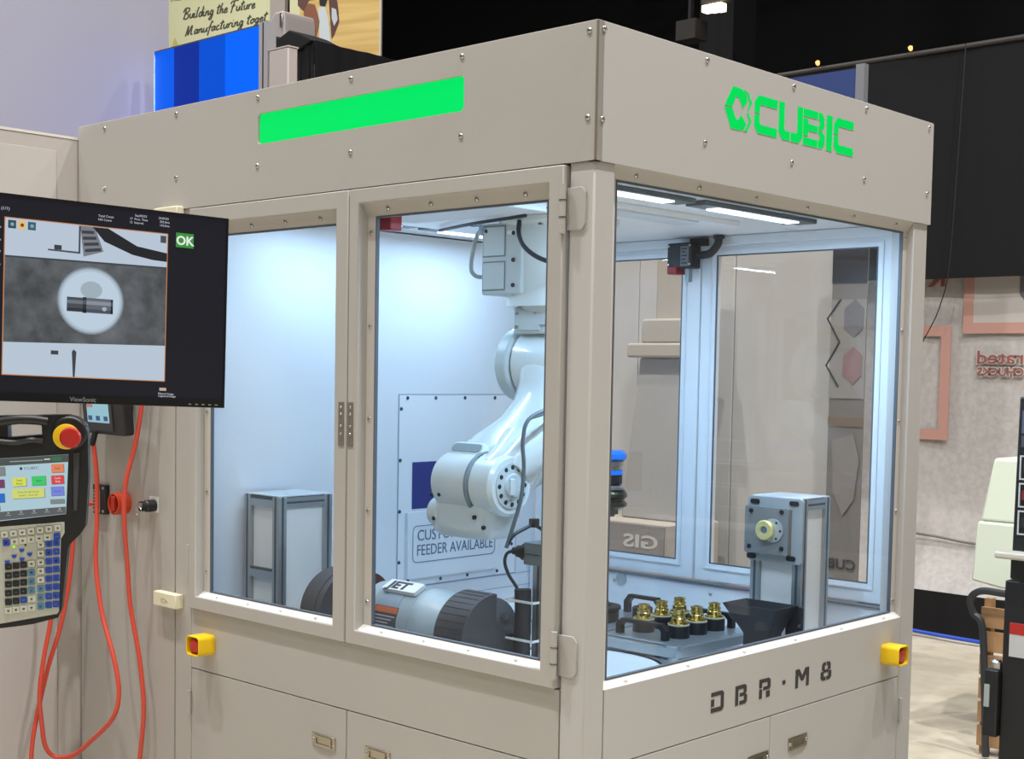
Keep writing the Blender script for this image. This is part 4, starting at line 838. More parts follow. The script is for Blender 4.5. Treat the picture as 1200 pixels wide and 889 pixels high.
# ---- extruded aluminium posts
def profile(x0, x1, y0, y1, z0, z1, parent, grooves='xy'):
    p = obj('profile', MB().box(x0, x1, y0, y1, z0, z1), ALU, parent, bevel=.0015)
    gx, gy = (x0 + x1) / 2, (y0 + y1) / 2
    obj('groove', MB().box(gx - .004, gx + .004, y0 - .0006, y0 + .001, z0, z1), ALUD, p)
    obj('groove', MB().box(x1 - .001, x1 + .0006, gy - .004, gy + .004, z0, z1), ALUD, p)
    return p
def tower(x0, y0, w_, d_, zt, label, mid=True, x_slot=None):
    t = thing('feeder_tower', (x0 + w_ / 2, y0 + d_ / 2, DK), label, 'post'); q = .030
    for x in (x0, x0 + w_ - q):
        for y in (y0, y0 + d_ - q): profile(x, x + q, y, y + q, DK, zt - .004, t)
    zs = [zt - .036] + ([zt - .245] if mid else [])
    for z in zs:
        obj('rail', MB().box(x0 + q, x0 + w_ - q, y0 + .001, y0 + q, z, z + .030), ALU, t); obj('groove', MB().box(x0 + q, x0 + w_ - q, y0 + .0003, y0 + .003, z + .022, z + .030), ALUD, t)
        if z == zs[0]: obj('rail', MB().box(x0 + w_ - q, x0 + w_ - .001, y0 + q, y0 + d_ - q, z, z + .030), ALU, t); obj('groove', MB().box(x0 + w_ - .003, x0 + w_ - .0002, y0 + q, y0 + d_ - q, z + .012, z + .018), ALUD, t)
    obj('side_panel', MB().box(x0 + w_ - .014, x0 + w_ - .010, y0 + q - .002, y0 + d_ - q + .002, DK + .01, zt - .036), WHITEP, t)
    obj('front_infill', MB().box(x0 + q - .002, x0 + w_ - q + .002, y0 + .012, y0 + .016, DK + .01, zt - .036), WHITEP, t)
    obj('back_infill', MB().box(x0 + q - .002, x0 + w_ - q + .002, y0 + d_ - .016, y0 + d_ - .012, DK + .01, zt - .036), WHITEP, t)
    obj('left_infill', MB().box(x0 + .010, x0 + .014, y0 + q - .002, y0 + d_ - q + .002, DK + .01, zt - .036), WHITEP, t)
    obj('top_cap', MB().box(x0 + .002, x0 + w_ - .002, y0 + .002, y0 + d_ - .002, zt - .004, zt), mat('clear_cap', (206, 214, 218), .2), t, bevel=.001)
    return t
lt = tower(-1.488, .205, .165, .200, 1.198, 'aluminium framed white box post seen through the left glazed door')
obj('side_bar', MB().box(-1.322, -1.312, .412, .424, 1.02, 1.20), mat('bar_grey', (120, 126, 130), .4, .5), lt)
rt = tower(-.360, 1.19, .170, .155, 1.222, 'aluminium framed post carrying the grey camera plate, by the side window', mid=False)
# ---- camera / lens plate
t = thing('lens_plate', (-.29, 1.17, 1.03), 'thick clear-grey square plate with a gold ring and black bolts, on the right aluminium post', 'plate')
PF = frame((-.271, 1.186, 1.127), (1, 0, 0), (0, 0, 1))
PG2 = mat('smoky_plate', (132, 134, 134), .25, .25)
obj('plate', MB(PF).prism(rrect(-.092, .092, -.094, .094, .012), 0.002, .012), mat('plate_rear', (160, 166, 168), .3, .2), t, bevel=.001)
obj('front_plate', MB(PF).prism(rrect(-.090, .056, -.070, .066, .006), .012, .030), PG2, t, bevel=.001)
for x, y in ((-.064, .078), (.066, .080), (-.072, -.082), (.060, -.078)):
    obj('slot_bolt', MB(PF).prism(rrect(x - .018, x + .012, y - .007, y + .007, .006), .012, .0155), BLACK, t)
for x, y in ((-.068, .052), (.034, .055), (-.072, -.052), (.036, -.050)): obj('bolt', MB(PF).cyl((x, y, .03), (x, y, .034), .0065, n=14), BLACK, t)
obj('flange', MB(PF).cyl((.006, .000, .03), (.006, .000, .034), .034, n=32), mat('flange_grey', (176, 182, 184), .35, .4), t)
for a in range(0, 360, 60): obj('flange_hole', MB(PF).cyl((.006 + .026 * math.cos(math.radians(a)), .026 * math.sin(math.radians(a)), .034), (.006 + .026 * math.cos(math.radians(a)), .026 * math.sin(math.radians(a)), .0345), .004, n=10), HOLE, t)
obj('gold_ring', MB(PF).lathe([(.027, .034), (.029, .036), (.029, .046), (.026, .049), (.012, .049), (.010, .044), (0, .044)], (-.014, 0, 0), (0, 0, 1), 32), mat('pale_gold', (226, 214, 148), .35, .5), t, label='pale gold ring')
obj('lens', MB(PF).cyl((-.014, 0, .044), (-.014, 0, .0465), .0095, n=20), mat('lens_grey', (120, 150, 176), .15, .6), t)

# ---- chute
t = thing('chute', (-.37, 1.12, .80), 'black hopper shaped chute in front of the right aluminium post', 'chute')
def rc(x0, x1, y0, y1, z): return [(x0, y0, z), (x1, y0, z), (x1, y1, z), (x0, y1, z)]
CX, CY = -.250, 1.092
out = [rc(CX - .040, CX + .040, CY - .036, CY + .036, .755), rc(CX - .040, CX + .040, CY - .036, CY + .036, .84), rc(CX - .098, CX + .078, CY - .060, CY + .062, .922)]
inn = [rc(CX - .094, CX + .074, CY - .056, CY + .058, .9221), rc(CX - .037, CX + .037, CY - .033, CY + .033, .842), rc(CX - .037, CX + .037, CY - .033, CY + .033, .756)]
obj('hopper', MB().loft(out + inn, False), BLACKM, t)
obj('bracket', MB().box(CX + .035, CX + .092, CY + .062, CY + .068, .83, .918), BLACKM, t, bevel=.004)
obj('bracket', MB().box(CX + .060, CX + .070, CY + .068, 1.186, .85, .89), BLACKM, t)
obj('bracket_bolt', MB().cyl((CX + .082, CY + .057, .865), (CX + .082, CY + .062, .865), .005, n=10), STEEL, t)
obj('foot', MB().box(CX - .042, CX + .042, CY - .038, CY + .038, DK, .755), ALU, t)

# ---- fixture tray with nests, round table, brass fittings
t = thing('turntable', (-.60, .69, DK), 'large pale round table in the middle of the cell deck', 'table')
obj('disc', MB().lathe([(.0, 0), (.245, 0), (.245, .010), (.240, .014), (0, .014)], (-.60, .69, DK + .001), (0, 0, 1), 72), LINER2, t)
obj('rim', MB().lathe([(.247, 0), (.265, 0), (.265, .018), (.247, .018)], (-.60, .69, DK + .001), (0, 0, 1), 72, caps=False), ALU, t)
t = thing('fixture_tray', (-.60, 1.16, DK), 'aluminium fixture tray with six black nests holding brass fittings', 'tray')
TZ = .79
obj('plate', MB().prism([(-.73, .965), (-.44, .965), (-.44, 1.345), (-.73, 1.345)], TZ - .010, TZ), mat('tray_alu', (184, 192, 196), .28, .7), t, bevel=.002)
obj('edge_rail', MB().box(-.445, -.425, .95, 1.36, TZ - .03, TZ - .002), ALU, t, bevel=.002)
obj('edge_rail', MB().box(-.98, -.425, .925, .948, TZ - .03, TZ - .002), ALU, t, bevel=.002)
for x, y in ((-.45, .94), (-.45, 1.35), (-.72, 1.35), (-.95, .94)):
    lg_ = obj('leg', MB().cyl((x, y, DK), (x, y, TZ - .002), .014, n=16), mat('leg_clear', (206, 214, 218), .15, .3), t); obj('leg_cap', MB().cyl((x, y, TZ - .002), (x, y, TZ + .006), .019, n=18), ALU, lg_)
obj('corner_clamp', MB().box(-.455, -.415, 1.33, 1.365, TZ, TZ + .018), STEELD, t, bevel=.002)
def arch(x0, x1, y, h, par, z=TZ, along='x'):
    M = frame((x0, y, z), (1, 0, 0), (0, 0, 1)); L_ = x1 - x0
    P = [(0, 0), (.018, 0), (.018, h * .55), (.030, h - .011), (L_ - .030, h - .011), (L_ - .018, h * .55), (L_ - .018, 0), (L_, 0), (L_, h * .62), (L_ - .018, h), (.018, h), (0, h * .62)]
    # built from convex pieces so that it stays clean
    mb = MB(M)
    for q in ([P[0], P[1], P[2], P[11]], [P[11], P[2], P[3], P[10]], [P[10], P[3], P[4], P[9]], [P[9], P[4], P[5], P[8]], [P[8], P[5], P[6], P[7]]): mb.prism(q, -.010, .010)
    obj('handle', mb, BLACK, par, ang=50)
arch(-.700, -.515, 1.003, .048, t); arch(-.640, -.500, 1.325, .046, t)
for ix, x in enumerate((-.660, -.530)):
    for iy, y in enumerate((1.078, 1.168, 1.262)):
        n_ = obj('nest', MB().lathe([(0, 0), (.033, 0), (.033, .034), (.030, .037), (.019, .037), (.019, .030), (0, .030)], (x, y, TZ), (0, 0, 1), 28), BLACK, t)
proto = None
FL_ = [[('in the left column of the tray, nearest the front handle', 'left column, nearest'), 0], ]
labs = {(0, 0): 'brass fitting at the front left of the tray, behind the front handle', (0, 1): 'brass fitting in the middle nest of the left column of the tray', (0, 2): 'brass fitting in the back left nest of the tray, farthest from the side window',
        (1, 0): 'brass fitting in the front right nest of the tray, closest to the side window', (1, 1): 'brass fitting in the middle nest of the right column of the tray', (1, 2): 'brass fitting in the back right nest of the tray, nearest the black chute'}
for ix, x in enumerate((-.660, -.530)):
    for iy, y in enumerate((1.078, 1.168, 1.262)):
        z0 = TZ + .0305
        if proto is None:
            f = thing('brass_fitting', (x, y, z0), '', 'pipe fitting')
            parts = [obj('hex_body', MB().lathe([(.018, 0), (.018, .006), (.029, .0075), (.030, .010), (.030, .013), (.027, .0145), (.022, .016), (.022, .027), (.020, .029), (0, .029)], (x, y, z0), (0, 0, 1), 24), BRASS, f),
                     obj('threaded_nipple', MB().lathe([(.0165, .029), (.0165, .034), (.019, .0345), (.020, .037), (.019, .040), (.0165, .0405), (.0165, .047), (.0185, .048), (.0185, .052), (.012, .0525), (.011, .046), (0, .046)], (x, y, z0), (0, 0, 1), 24), BRASS, f),
                     obj('clear_washer', MB().lathe([(.019, .0065), (.0325, .0065), (.0325, .0100), (.019, .0100)], (x, y, z0), (0, 0, 1), 28), mat('washer_pale', (214, 212, 190), .25, .2), f)]
            proto = (f, parts)
        else:
            f = proto[0].copy(); COL.objects.link(f); WM[f.name] = T3(x, y, z0); f.matrix_basis = WM[f.name]
            for p in proto[1]:
                c = p.copy(); COL.objects.link(c); c.parent = f
        f['label'] = labs[(ix, iy)]; f['group'] = 'brass fittings in the tray nests'
t = thing('empty_fixture', (-.87, 1.16, DK), 'black round fixture with an arched handle, left of the brass fittings, partly behind the post', 'fixture')
obj('plate', MB().box(-1.02, -.75, .965, 1.345, TZ - .010, TZ), mat('tray_alu', (184, 192, 196), .28, .7), t, bevel=.002)
for x, y in ((-1.0, .985), (-.77, .985), (-1.0, 1.325), (-.77, 1.325)): obj('leg', MB().cyl((x, y, DK), (x, y, TZ - .010), .012, n=12), ALU, t)
obj('ring', MB().lathe([(.0, 0), (.074, 0), (.076, .004), (.076, .030), (.070, .034), (.058, .034), (.058, .020), (0, .020)], (-.885, 1.12, TZ), (0, 0, 1), 36), BLACK, t)
obj('collar', MB().lathe([(.070, .034), (.082, .038), (.082, .046), (.060, .048), (.050, .040)], (-.885, 1.12, TZ), (0, 0, 1), 36, caps=False), BLACKM, t)
obj('lobed_insert', MB().tube([(-.93, 1.10, TZ + .05), (-.90, 1.13, TZ + .058), (-.87, 1.10, TZ + .05), (-.85, 1.14, TZ + .055)], .012, 8), BLACKM, t)
arch(-.915, -.765, 1.315, .060, t); obj('nest', MB().lathe([(0, 0), (.033, 0), (.033, .034), (.030, .037), (.019, .037), (.019, .030), (0, .030)], (-.80, 1.255, TZ), (0, 0, 1), 28), BLACK, t)

# ---- double ended buffing machine
t = thing('bench_buffer', (-.98, .34, DK), 'grey double-ended bench buffing motor with black wheel guards, behind the glazed doors', 'motor')
BY, BZ = .31, .884; GM = mat('motor_grey', (150, 164, 170), .4)
obj('motor_body', MB().lathe([(0, -.165), (.055, -.16), (.085, -.145), (.098, -.12), (.102, -.095), (.102, .075), (.100, .077), (.100, .080), (.102, .082), (.098, .12), (.080, .175), (.070, .20), (.0, .20)], (-.86, BY, BZ), (1, 0, 0), 48), GM, t)
obj('pedestal', MB().box(-.93, -.77, BY - .05, BY + .05, DK, BZ - .08), GM, t, bevel=.01)
obj('base', MB().box(-.97, -.73, BY - .07, BY + .07, DK, DK + .018), GM, t, bevel=.006)
# curved stickers follow the drum
def drum_patch(x0, x1, a0, a1, r, m, name, par, n=12):
    mb = MB(); rows = [[(x, BY - r_ * math.sin(math.radians(a)), BZ + r_ * math.cos(math.radians(a))) for a in [a0 + (a1 - a0) * k / n for k in range(n + 1)]] for r_ in (r, r - .003) for x in (x0, x1)]
    N = n + 1; fs = []
    for k in range(n): fs += [(k, k + 1, N + k + 1, N + k), (2 * N + k + 1, 2 * N + k, 3 * N + k, 3 * N + k + 1), (k + 1, k, 2 * N + k, 2 * N + k + 1), (N + k, N + k + 1, 3 * N + k + 1, 3 * N + k)]
    fs += [(0, N, 3 * N, 2 * N), (n, 2 * N + n, 3 * N + n, N + n)]
    return obj(name, mb.add([p for r_ in rows for p in r_], fs), m, par)
drum_patch(-.915, -.83, 35, 60, .1032, mat('data_plate', (150, 166, 180), .35, .3), 'data_plate', t)
wl = drum_patch(-.915, -.825, 60, 125, .1034, mat('warning_grey', (66, 66, 72), .5), 'warning_label', t)
drum_patch(-.915, -.825, 61, 70, .1038, mat('warning_orange', (190, 96, 56), .5), 'warning_band', wl)
for k in range(9): drum_patch(-.910, -.83 - .012 * (k % 3), 74 + k * 5.0, 76 + k * 5.0, .1038, mat('warning_print', (170, 168, 166), .5), 'print_line', wl, 3)
JA = math.radians(26)
JF = frame((-.915, BY - .102 * math.sin(JA), BZ + .102 * math.cos(JA)), (1, 0, 0), (0, math.cos(JA), math.sin(JA)))
jp = obj('name_plate', MB(JF).prism(rrect(-.005, .125, -.020, .026, .005), .0, .012), WHITEP, t, bevel=.001)
text_mesh('JET', .044, JF @ T3(.012, -.013, .0122), .0006, 'plate_lettering', mat('jet_ink', (40, 42, 48), .5), jp, bold=.0018, width=1.25)
obj('end_collar', MB().lathe([(.074, .155), (.076, .160), (.076, .215), (.06, .22), (0, .22)], (-.86, BY, BZ), (1, 0, 0), 40), mat('collar_grey', (170, 180, 184), .35), t)
obj('vent', MB().prism(rrect(-.018, .018, -.010, .010, .008), -.001, .002, T=frame((-.685, BY - .0765 * math.sin(.9) , BZ + .0765 * math.cos(.9)), (1, 0, 0), (0, math.cos(.9), math.sin(.9)))), HOLE, t)
def guard(x0, x1, sgn, name):
    # rounded drum guard, flat rear, open towards the front lower side, wheel showing
    P = [(.13 * math.cos(a), .13 * math.sin(a)) for a in [math.radians(-60 + 255 * k / 26) for k in range(27)]]
    M = frame((0, BY, BZ - .02), (0, sgn, 0), (0, 0, 1))
    g = obj(name, MB(frame((0, BY, BZ - .01), (0, 1, 0), (0, 0, 1))).prism([(.125 * math.cos(a), .125 * math.sin(a)) for a in [math.radians(360 * k / 44) for k in range(44)]], x0, x1), CHAR, t, bevel=.003)
    obj('guard_rib', MB(frame((0, BY, BZ - .01), (0, 1, 0), (0, 0, 1))).ring([(.1275 * math.cos(a), .1275 * math.sin(a)) for a in [math.radians(360 * k / 44) for k in range(44)]], [(.120 * math.cos(a), .120 * math.sin(a)) for a in [math.radians(360 * k / 44) for k in range(44)]], x0 + .01, x1 - .02), CHAR, g)
    return g
GFR = frame((0, BY, BZ - .006), (0, 1, 0), (0, 0, 1))
GP = [(.118 * math.cos(a), .118 * math.sin(a)) for a in [math.radians(84 + 276 * k / 40) for k in range(41)]]
g = obj('wheel_guard', MB(GFR).prism(GP + [(.05, .012), (.012, .05)], -.665, -.562), CHAR, t, bevel=.002, ang=25)
for k in range(14):
    a = math.radians(96 + k * 9.5); obj('guard_rib', MB(GFR).prism([(.1175 * math.cos(a - .01), .1175 * math.sin(a - .01)), (.1192 * math.cos(a - .01), .1192 * math.sin(a - .01)), (.1192 * math.cos(a + .01), .1192 * math.sin(a + .01)), (.1175 * math.cos(a + .01), .1175 * math.sin(a + .01))], -.660, -.567), CHAR, g)
obj('buffing_wheel', MB().lathe([(0, 0), (.094, 0), (.096, .008), (.094, .016), (0, .016)], (-.600, BY + .022, BZ + .002), (1, 0, 0), 32), mat('wheel_grey', (96, 100, 106), .8), t)
obj('wheel_nut', MB().cyl((-.584, BY + .055, BZ + .045), (-.570, BY + .055, BZ + .045), .010, n=6), STEEL, t)
obj('guard_foot', MB().box(-.60, -.49, BY - .03, BY + .03, BZ - .135, BZ - .120), CHAR, g)
g = guard(-1.200, -1.115, -1, 'wheel_guard')
obj('spindle', MB().cyl((-1.118, BY, BZ), (-1.01, BY, BZ), .022, n=16), STEELD, t)
obj('rust_wheel', MB().lathe([(0, 0), (.085, 0), (.085, .018), (0, .018)], (-1.110, BY + .04, BZ + .02), (1, 0, 0), 28), mat('rusty_wheel', (110, 62, 52), .8), t)

# ---- sensor post near the right door
t = thing('sensor_post', (-.50, .43, DK), 'aluminium post with grey sensor box and strapped black cable, behind the right glazed door', 'post')
obj('post', MB().box(-.520, -.480, .41, .45, DK, 1.075), ALU, t, bevel=.002)
obj('groove', MB().box(-.504, -.496, .4092, .411, DK, 1.075), ALUD, t); obj('groove', MB().box(-.481, -.4793, .426, .434, DK, 1.075), ALUD, t)
obj('sensor_box', MB().box(-.530, -.455, .385, .455, 1.070, 1.128), mat('sensor_grey', (104, 112, 112), .5), t, bevel=.002)
obj('box_seam', MB().box(-.5305, -.4545, .3845, .4555, 1.097, 1.0985), HOLE, t)
obj('connector', MB().lathe([(.022, 0), (.022, .012), (.016, .016), (.016, .03), (.010, .034), (.010, .045), (0, .046)], (-.53, .40, 1.10), (-1, -.1, 0), 20), BLACK, t)
obj('sensor_cable', MB().tube([(-.574, .395, 1.10), (-.598, .395, 1.090), (-.605, .395, 1.065), (-.590, .395, 1.035), (-.560, .39, 1.010), (-.540, .385, .99)], .0045, 8), BCABLE, t)
obj('cable_sleeve', MB().tube([(-.530, .385, 1.005), (-.528, .385, .95), (-.529, .385, .90), (-.530, .385, .85), (-.531, .390, .78), (-.532, .392, .74)], .022, 12), mat('sleeve_black', (36, 38, 42), .7), t)
for z in (.975, .875): obj('cable_tie', MB().rect_ring((-.565, -.468, .355, .462), (-.562, -.471, .358, .459), z, z + .006), WHITEP, t)

# ================================================================ ROBOT
t = thing('robot_arm', (-.75, .75, 2.0), 'white six-axis robot arm hanging from the cell ceiling', 'robot')
SEAM = mat('robot_seam', (120, 134, 140), .5)
def ell(cx, cy, rx, ry, z, n=32, e=2.6):
    out = []
    for k in range(n):
        a = 2 * math.pi * k / n; c, s = math.cos(a), math.sin(a)
        out.append((cx + rx * math.copysign(abs(c) ** (2 / e), c), cy + ry * math.copysign(abs(s) ** (2 / e), s), z))
    return out
BX, BYR = -.815, .74
base = obj('base', MB().loft([ell(BX, BYR, .160, .155, 1.999), ell(BX, BYR, .160, .155, 1.985), ell(BX, BYR, .142, .140, 1.975), ell(BX, BYR, .136, .134, 1.93), ell(BX, BYR, .132, .130, 1.80), ell(BX, BYR, .136, .134, 1.765), ell(BX, BYR, .136, .134, 1.752)]), ROBOT, t)
for a in (200, 230, 260, 290, 320): obj('base_bolt', MB().cyl((BX + .146 * math.cos(math.radians(a)), BYR + .142 * math.sin(math.radians(a)), 1.972), (BX + .146 * math.cos(math.radians(a)), BYR + .142 * math.sin(math.radians(a)), 1.985), .008, n=10), STEELD, base)
cb = obj('connector_box', MB().box(-.985, -.83, .60, .90, 1.785, 1.985), ROBOTG, t, bevel=.006)
CF = frame((0, .60, 0), (1, 0, 0), (0, 0, 1))
for a_ in ((-.975, -.895, 1.895, 1.975), (-.975, -.895, 1.80, 1.875)):
    obj('cover_plate', MB(CF).box(a_[0], a_[1], a_[2], a_[3], 0, .004), ROBOTG, cb, bevel=.001); obj('cover_seam', MB(CF).rect_ring((a_[0] - .004, a_[1] + .004, a_[2] - .004, a_[3] + .004), (a_[0], a_[1], a_[2], a_[3]), 0, .001), SEAM, cb)
for x, z in ((-.86, 1.955), (-.86, 1.88), (-.86, 1.81), (-.965, 1.965)): obj('bolt', MB(CF).cyl((x, z, 0), (x, z, .004), .006, n=10), HOLE, cb)
obj('slot_mark', MB(CF).prism(rrect(-.885, -.845, 1.952, 1.962, .004), 0, .0015), WHITEP, cb)
obj('connector_bracket', MB().box(-.992, -.975, .61, .64, 1.82, 1.86), WHITEP, cb)
cbx = obj('signal_cable', MB().tube([(-.975, .60, 1.97), (-1.0, .60, 1.96), (-1.02, .60, 1.91), (-1.025, .60, 1.86), (-1.01, .605, 1.84), (-.99, .62, 1.838)], .006, 8), GCABLE, t)
obj('plug', MB().cyl((-.99, .605, 1.955), (-.985, .605, 1.985), .012, n=12), mat('plug_blue', (150, 180, 210), .4), t)
obj('power_cable', MB().tube([(-.827, .585, 1.985), (-.815, .57, 1.95), (-.785, .555, 1.915), (-.740, .55, 1.885), (-.685, .55, 1.865), (-.64, .57, 1.862), (-.605, .62, 1.868), (-.60, .70, 1.88)], .0065, 8), BCABLE, t)
obj('flat_cable', MB().tube([(-1.24, .68, 1.990), (-1.0, .57, 1.985), (-.86, .56, 1.990), (-.78, .56, 1.994)], .005, 8), BCABLE, t)
# turret / shoulder
tu = obj('turret', MB().box(-.895, -.71, .64, .82, 1.675, 1.752), ROBOTG, t, bevel=.008)
TF = frame((-.050, .64, 0), (1, 0, 0), (0, 0, 1))
obj('turret_cover', MB(TF).prism([(-.835, 1.742), (-.835, 1.685), (-.74, 1.685), (-.74, 1.70), (-.715, 1.70), (-.715, 1.742)], .0, .006), ROBOTG, tu, bevel=.0015)
for x, z in ((-.825, 1.733), (-.755, 1.735), (-.825, 1.695)): obj('bolt', MB(TF).cyl((x, z, .006), (x, z, .010), .005, n=10), STEEL, tu)
obj('turret_neck', MB().lathe([(.11, 0), (.12, .02)], (-.80, .74, 1.735), (0, 0, 1), 32), ROBOTG, t)
SY, SZ = .725, 1.590
obj('shoulder_plate', MB().lathe([(0, 0), (.100, 0), (.108, .006), (.108, .045), (.100, .052), (0, .052)], (-.950, SY, SZ), (1, 0, 0), 40), ROBOTG, t, bevel=.004)
obj('shoulder_drum', MB().lathe([(0, 0), (.092, 0), (.100, .008), (.102, .06), (.102, .14), (.100, .175), (.088, .19), (0, .19)], (-.897, SY, SZ), (1, 0, 0), 48), ROBOT, t)
# upper arm: loft of rounded rectangles across the arm, from shoulder to elbow
EY, EZ = .465, 1.262
def arm_ring(y, z, ang, hx, hw, cx, n=28, e=3.2):
    """ring in the plane spanned by X and the in-plane normal of the arm"""
    nx = Vector((1, 0, 0)); nn = Vector((0, math.cos(ang), math.sin(ang))); out = []
    for k in range(n):
        a = 2 * math.pi * k / n; c, s = math.cos(a), math.sin(a)
        out.append(Vector((cx, y, z)) + nx * hx * math.copysign(abs(c) ** (2 / e), c) + nn * hw * math.copysign(abs(s) ** (2 / e), s))
    return out
R_ = [(.725, 1.60, 0, .082, .098, -.800), (.712, 1.56, -12, .082, .095, -.798), (.690, 1.515, -22, .082, .082, -.794), (.655, 1.455, -33, .086, .074, -.785), (.610, 1.40, -36, .100, .074, -.790), (.560, 1.350, -38, .124, .074, -.822), (.520, 1.318, -38, .132, .066, -.838), (.495, 1.300, -38, .130, .052, -.845)]
ua = obj('upper_arm', MB().loft([arm_ring(y, z, math.radians(a), hx, hw, cx) for y, z, a, hx, hw, cx in R_]), ROBOT, t, ang=50)
obj('arm_fork', MB().lathe([(0, 0), (.080, 0), (.084, .006), (.084, .075), (.076, .086), (0, .086)], (-.815, EY, EZ), (1, 0, 0), 48), ROBOT, t, bevel=0)
obj('arm_fork_web', MB().loft([arm_ring(.575, 1.375, math.radians(-36), .055, .070, -.770), arm_ring(.52, 1.31, math.radians(-40), .046, .080, -.772), arm_ring(EY + .01, EZ + .01, math.radians(-45), .042, .084, -.772)]), ROBOT, t, ang=50)
capd = obj('joint_cap', MB().lathe([(0, 0), (.062, 0), (.062, .004), (.034, .006), (.030, .012), (0, .013)], (-.730, EY, EZ), (1, 0, 0), 40), ROBOTG, t)
for k in range(12):
    a = math.radians(30 * k); y, z = EY + .050 * math.cos(a), EZ + .050 * math.sin(a)
    obj('bolt_hole', MB().cyl((-.7265, y, z), (-.7245, y, z), .0065, n=12), HOLE, capd)
obj('cap_boss', MB().box(-.718, -.712, EY - .02, EY + .0, EZ - .025, EZ + .02), ROBOT, capd, bevel=.002)
SLX = -.880
obj('arm_lip', MB().prism(rrect(-.064, .064, -.022, .022, .018), -.04, .008, T=frame((SLX, .452, 1.352), (1, 0, 0), (0, .65, .76))), ROBOT, ua, bevel=.004)
obj('arm_recess_shade', MB().prism(rrect(-.056, .056, -.013, .013, .012), -.03, .010, T=frame((SLX, .452, 1.352), (1, 0, 0), (0, .65, .76))), mat('recess_shade', (134, 148, 152), .6), ua)  # raised dark pad; the shade of a recess is put into its colour
# elbow housing (J3/J4)
eh = obj('elbow_housing', MB().lathe([(0, 0.018), (.060, .020), (.078, .032), (.086, .052), (.086, .165), (.080, .172), (0, .172)], (-.992, EY, EZ), (1, 0, 0), 48), ROBOT, t)
obj('housing_ring', MB().lathe([(.0862, .166), (.089, .168), (.089, .176), (.0862, .178)], (-.992, EY, EZ), (1, 0, 0), 48, caps=False), SEAM, eh)
for x, a in ((-.955, 205), (-.925, 203)):
    obj('bolt', MB().cyl((x, EY + .085 * math.cos(math.radians(a)), EZ + .085 * math.sin(math.radians(a))), (x, EY + .0885 * math.cos(math.radians(a)), EZ + .0885 * math.sin(math.radians(a))), .0055, n=10), HOLE, eh)
lb = obj('wrist_drive_box', MB().loft([ell(-.868, EY + .015, .112, .078, 1.205, e=5), ell(-.868, EY + .01, .112, .080, 1.155, e=5), ell(-.868, EY + .005, .110, .076, 1.13, e=5), ell(-.862, EY, .095, .060, 1.115, e=5)]), ROBOT, t, ang=40)
obj('box_lobe', MB().cyl((-.985, EY - .03, 1.175), (-.945, EY - .03, 1.175), .042, n=28), ROBOT, lb, bevel=.006)
for x, z in ((-.80, 1.175), (-.765, 1.150), (-.955, 1.16)): obj('bolt', MB().cyl((x, EY - .064, z), (x, EY - .071, z), .006, n=12), HOLE, lb)
# forearm rises towards the back of the cell
FA = math.radians(19)
def fr(s, hx, hw, cx=-.850, n=28, e=2.8):
    c0 = Vector((cx, EY + s * math.cos(FA), EZ - .010 + s * math.sin(FA))); nn = Vector((0, -math.sin(FA), math.cos(FA)))
    return [c0 + Vector((1, 0, 0)) * hx * math.copysign(abs(math.cos(a)) ** (2 / e), math.cos(a)) + nn * hw * math.copysign(abs(math.sin(a)) ** (2 / e), math.sin(a)) for a in [2 * math.pi * k / n for k in range(n)]]
fa = obj('forearm', MB().loft([fr(.0, .075, .075), fr(.10, .080, .078), fr(.20, .078, .075), fr(.205, .074, .070), fr(.36, .060, .058), fr(.45, .052, .050)]), ROBOT, t, ang=45)
obj('forearm_cover', MB().loft([fr(.205, .081, .078), fr(.215, .083, .080), fr(.24, .083, .080), fr(.25, .078, .074)]), ROBOTG, fa)
for s_ in (.13, .19): obj('bolt', MB().cyl(fr(s_, .080, .03)[2], fr(s_, .086, .03)[2], .006, n=10), HOLE, fa)
WX, WY, WZ = -.850, EY + .49 * math.cos(FA) + .02, EZ - .01 + .57 * math.sin(FA)
obj('wrist', MB().lathe([(0, 0), (.040, 0), (.046, .008), (.046, .085), (.040, .092), (0, .092)], (WX - .046, WY, WZ), (1, 0, 0), 32), ROBOT, t)
obj('wrist_link', MB().loft([fr(.44, .045, .044), fr(.50, .040, .042)]), ROBOT, t)
gx, gy = WX + .0, 1.020
obj('wrist_tube', MB().lathe([(.036, 0), (.036, .05), (.030, .055)], (gx, WY + .02, WZ + .0), (0, (gy - WY - .02), -.10), 28, caps=True), ROBOT, t)
G = thing('gripper', (gx, gy, 1.19), 'blue and silver gripper with a dark chuck, hanging just right of the corner post', 'gripper')
obj('blue_flange', MB().lathe([(.0, 0), (.052, .0), (.062, -.010), (.062, -.022), (.052, -.030), (0, -.030)], (gx, gy, 1.362), (0, 0, 1), 32), BLUEP, G)
obj('silver_plate', MB().lathe([(0, 0), (.056, 0), (.056, -.012), (.05, -.014), (.05, -.026), (0, -.026)], (gx, gy, 1.331), (0, 0, 1), 32), STEEL, G)
obj('blue_band', MB().lathe([(0, 0), (.052, 0), (.052, -.014), (0, -.014)], (gx, gy, 1.304), (0, 0, 1), 32), BLUEP, G)
obj('black_body', MB().lathe([(0, 0), (.050, 0), (.050, -.026), (.044, -.03), (0, -.03)], (gx, gy, 1.289), (0, 0, 1), 32), BLACK, G)
obj('silver_collar', MB().lathe([(0, 0), (.054, 0), (.062, -.006), (.062, -.012), (0, -.012)], (gx, gy, 1.258), (0, 0, 1), 32), STEEL, G)
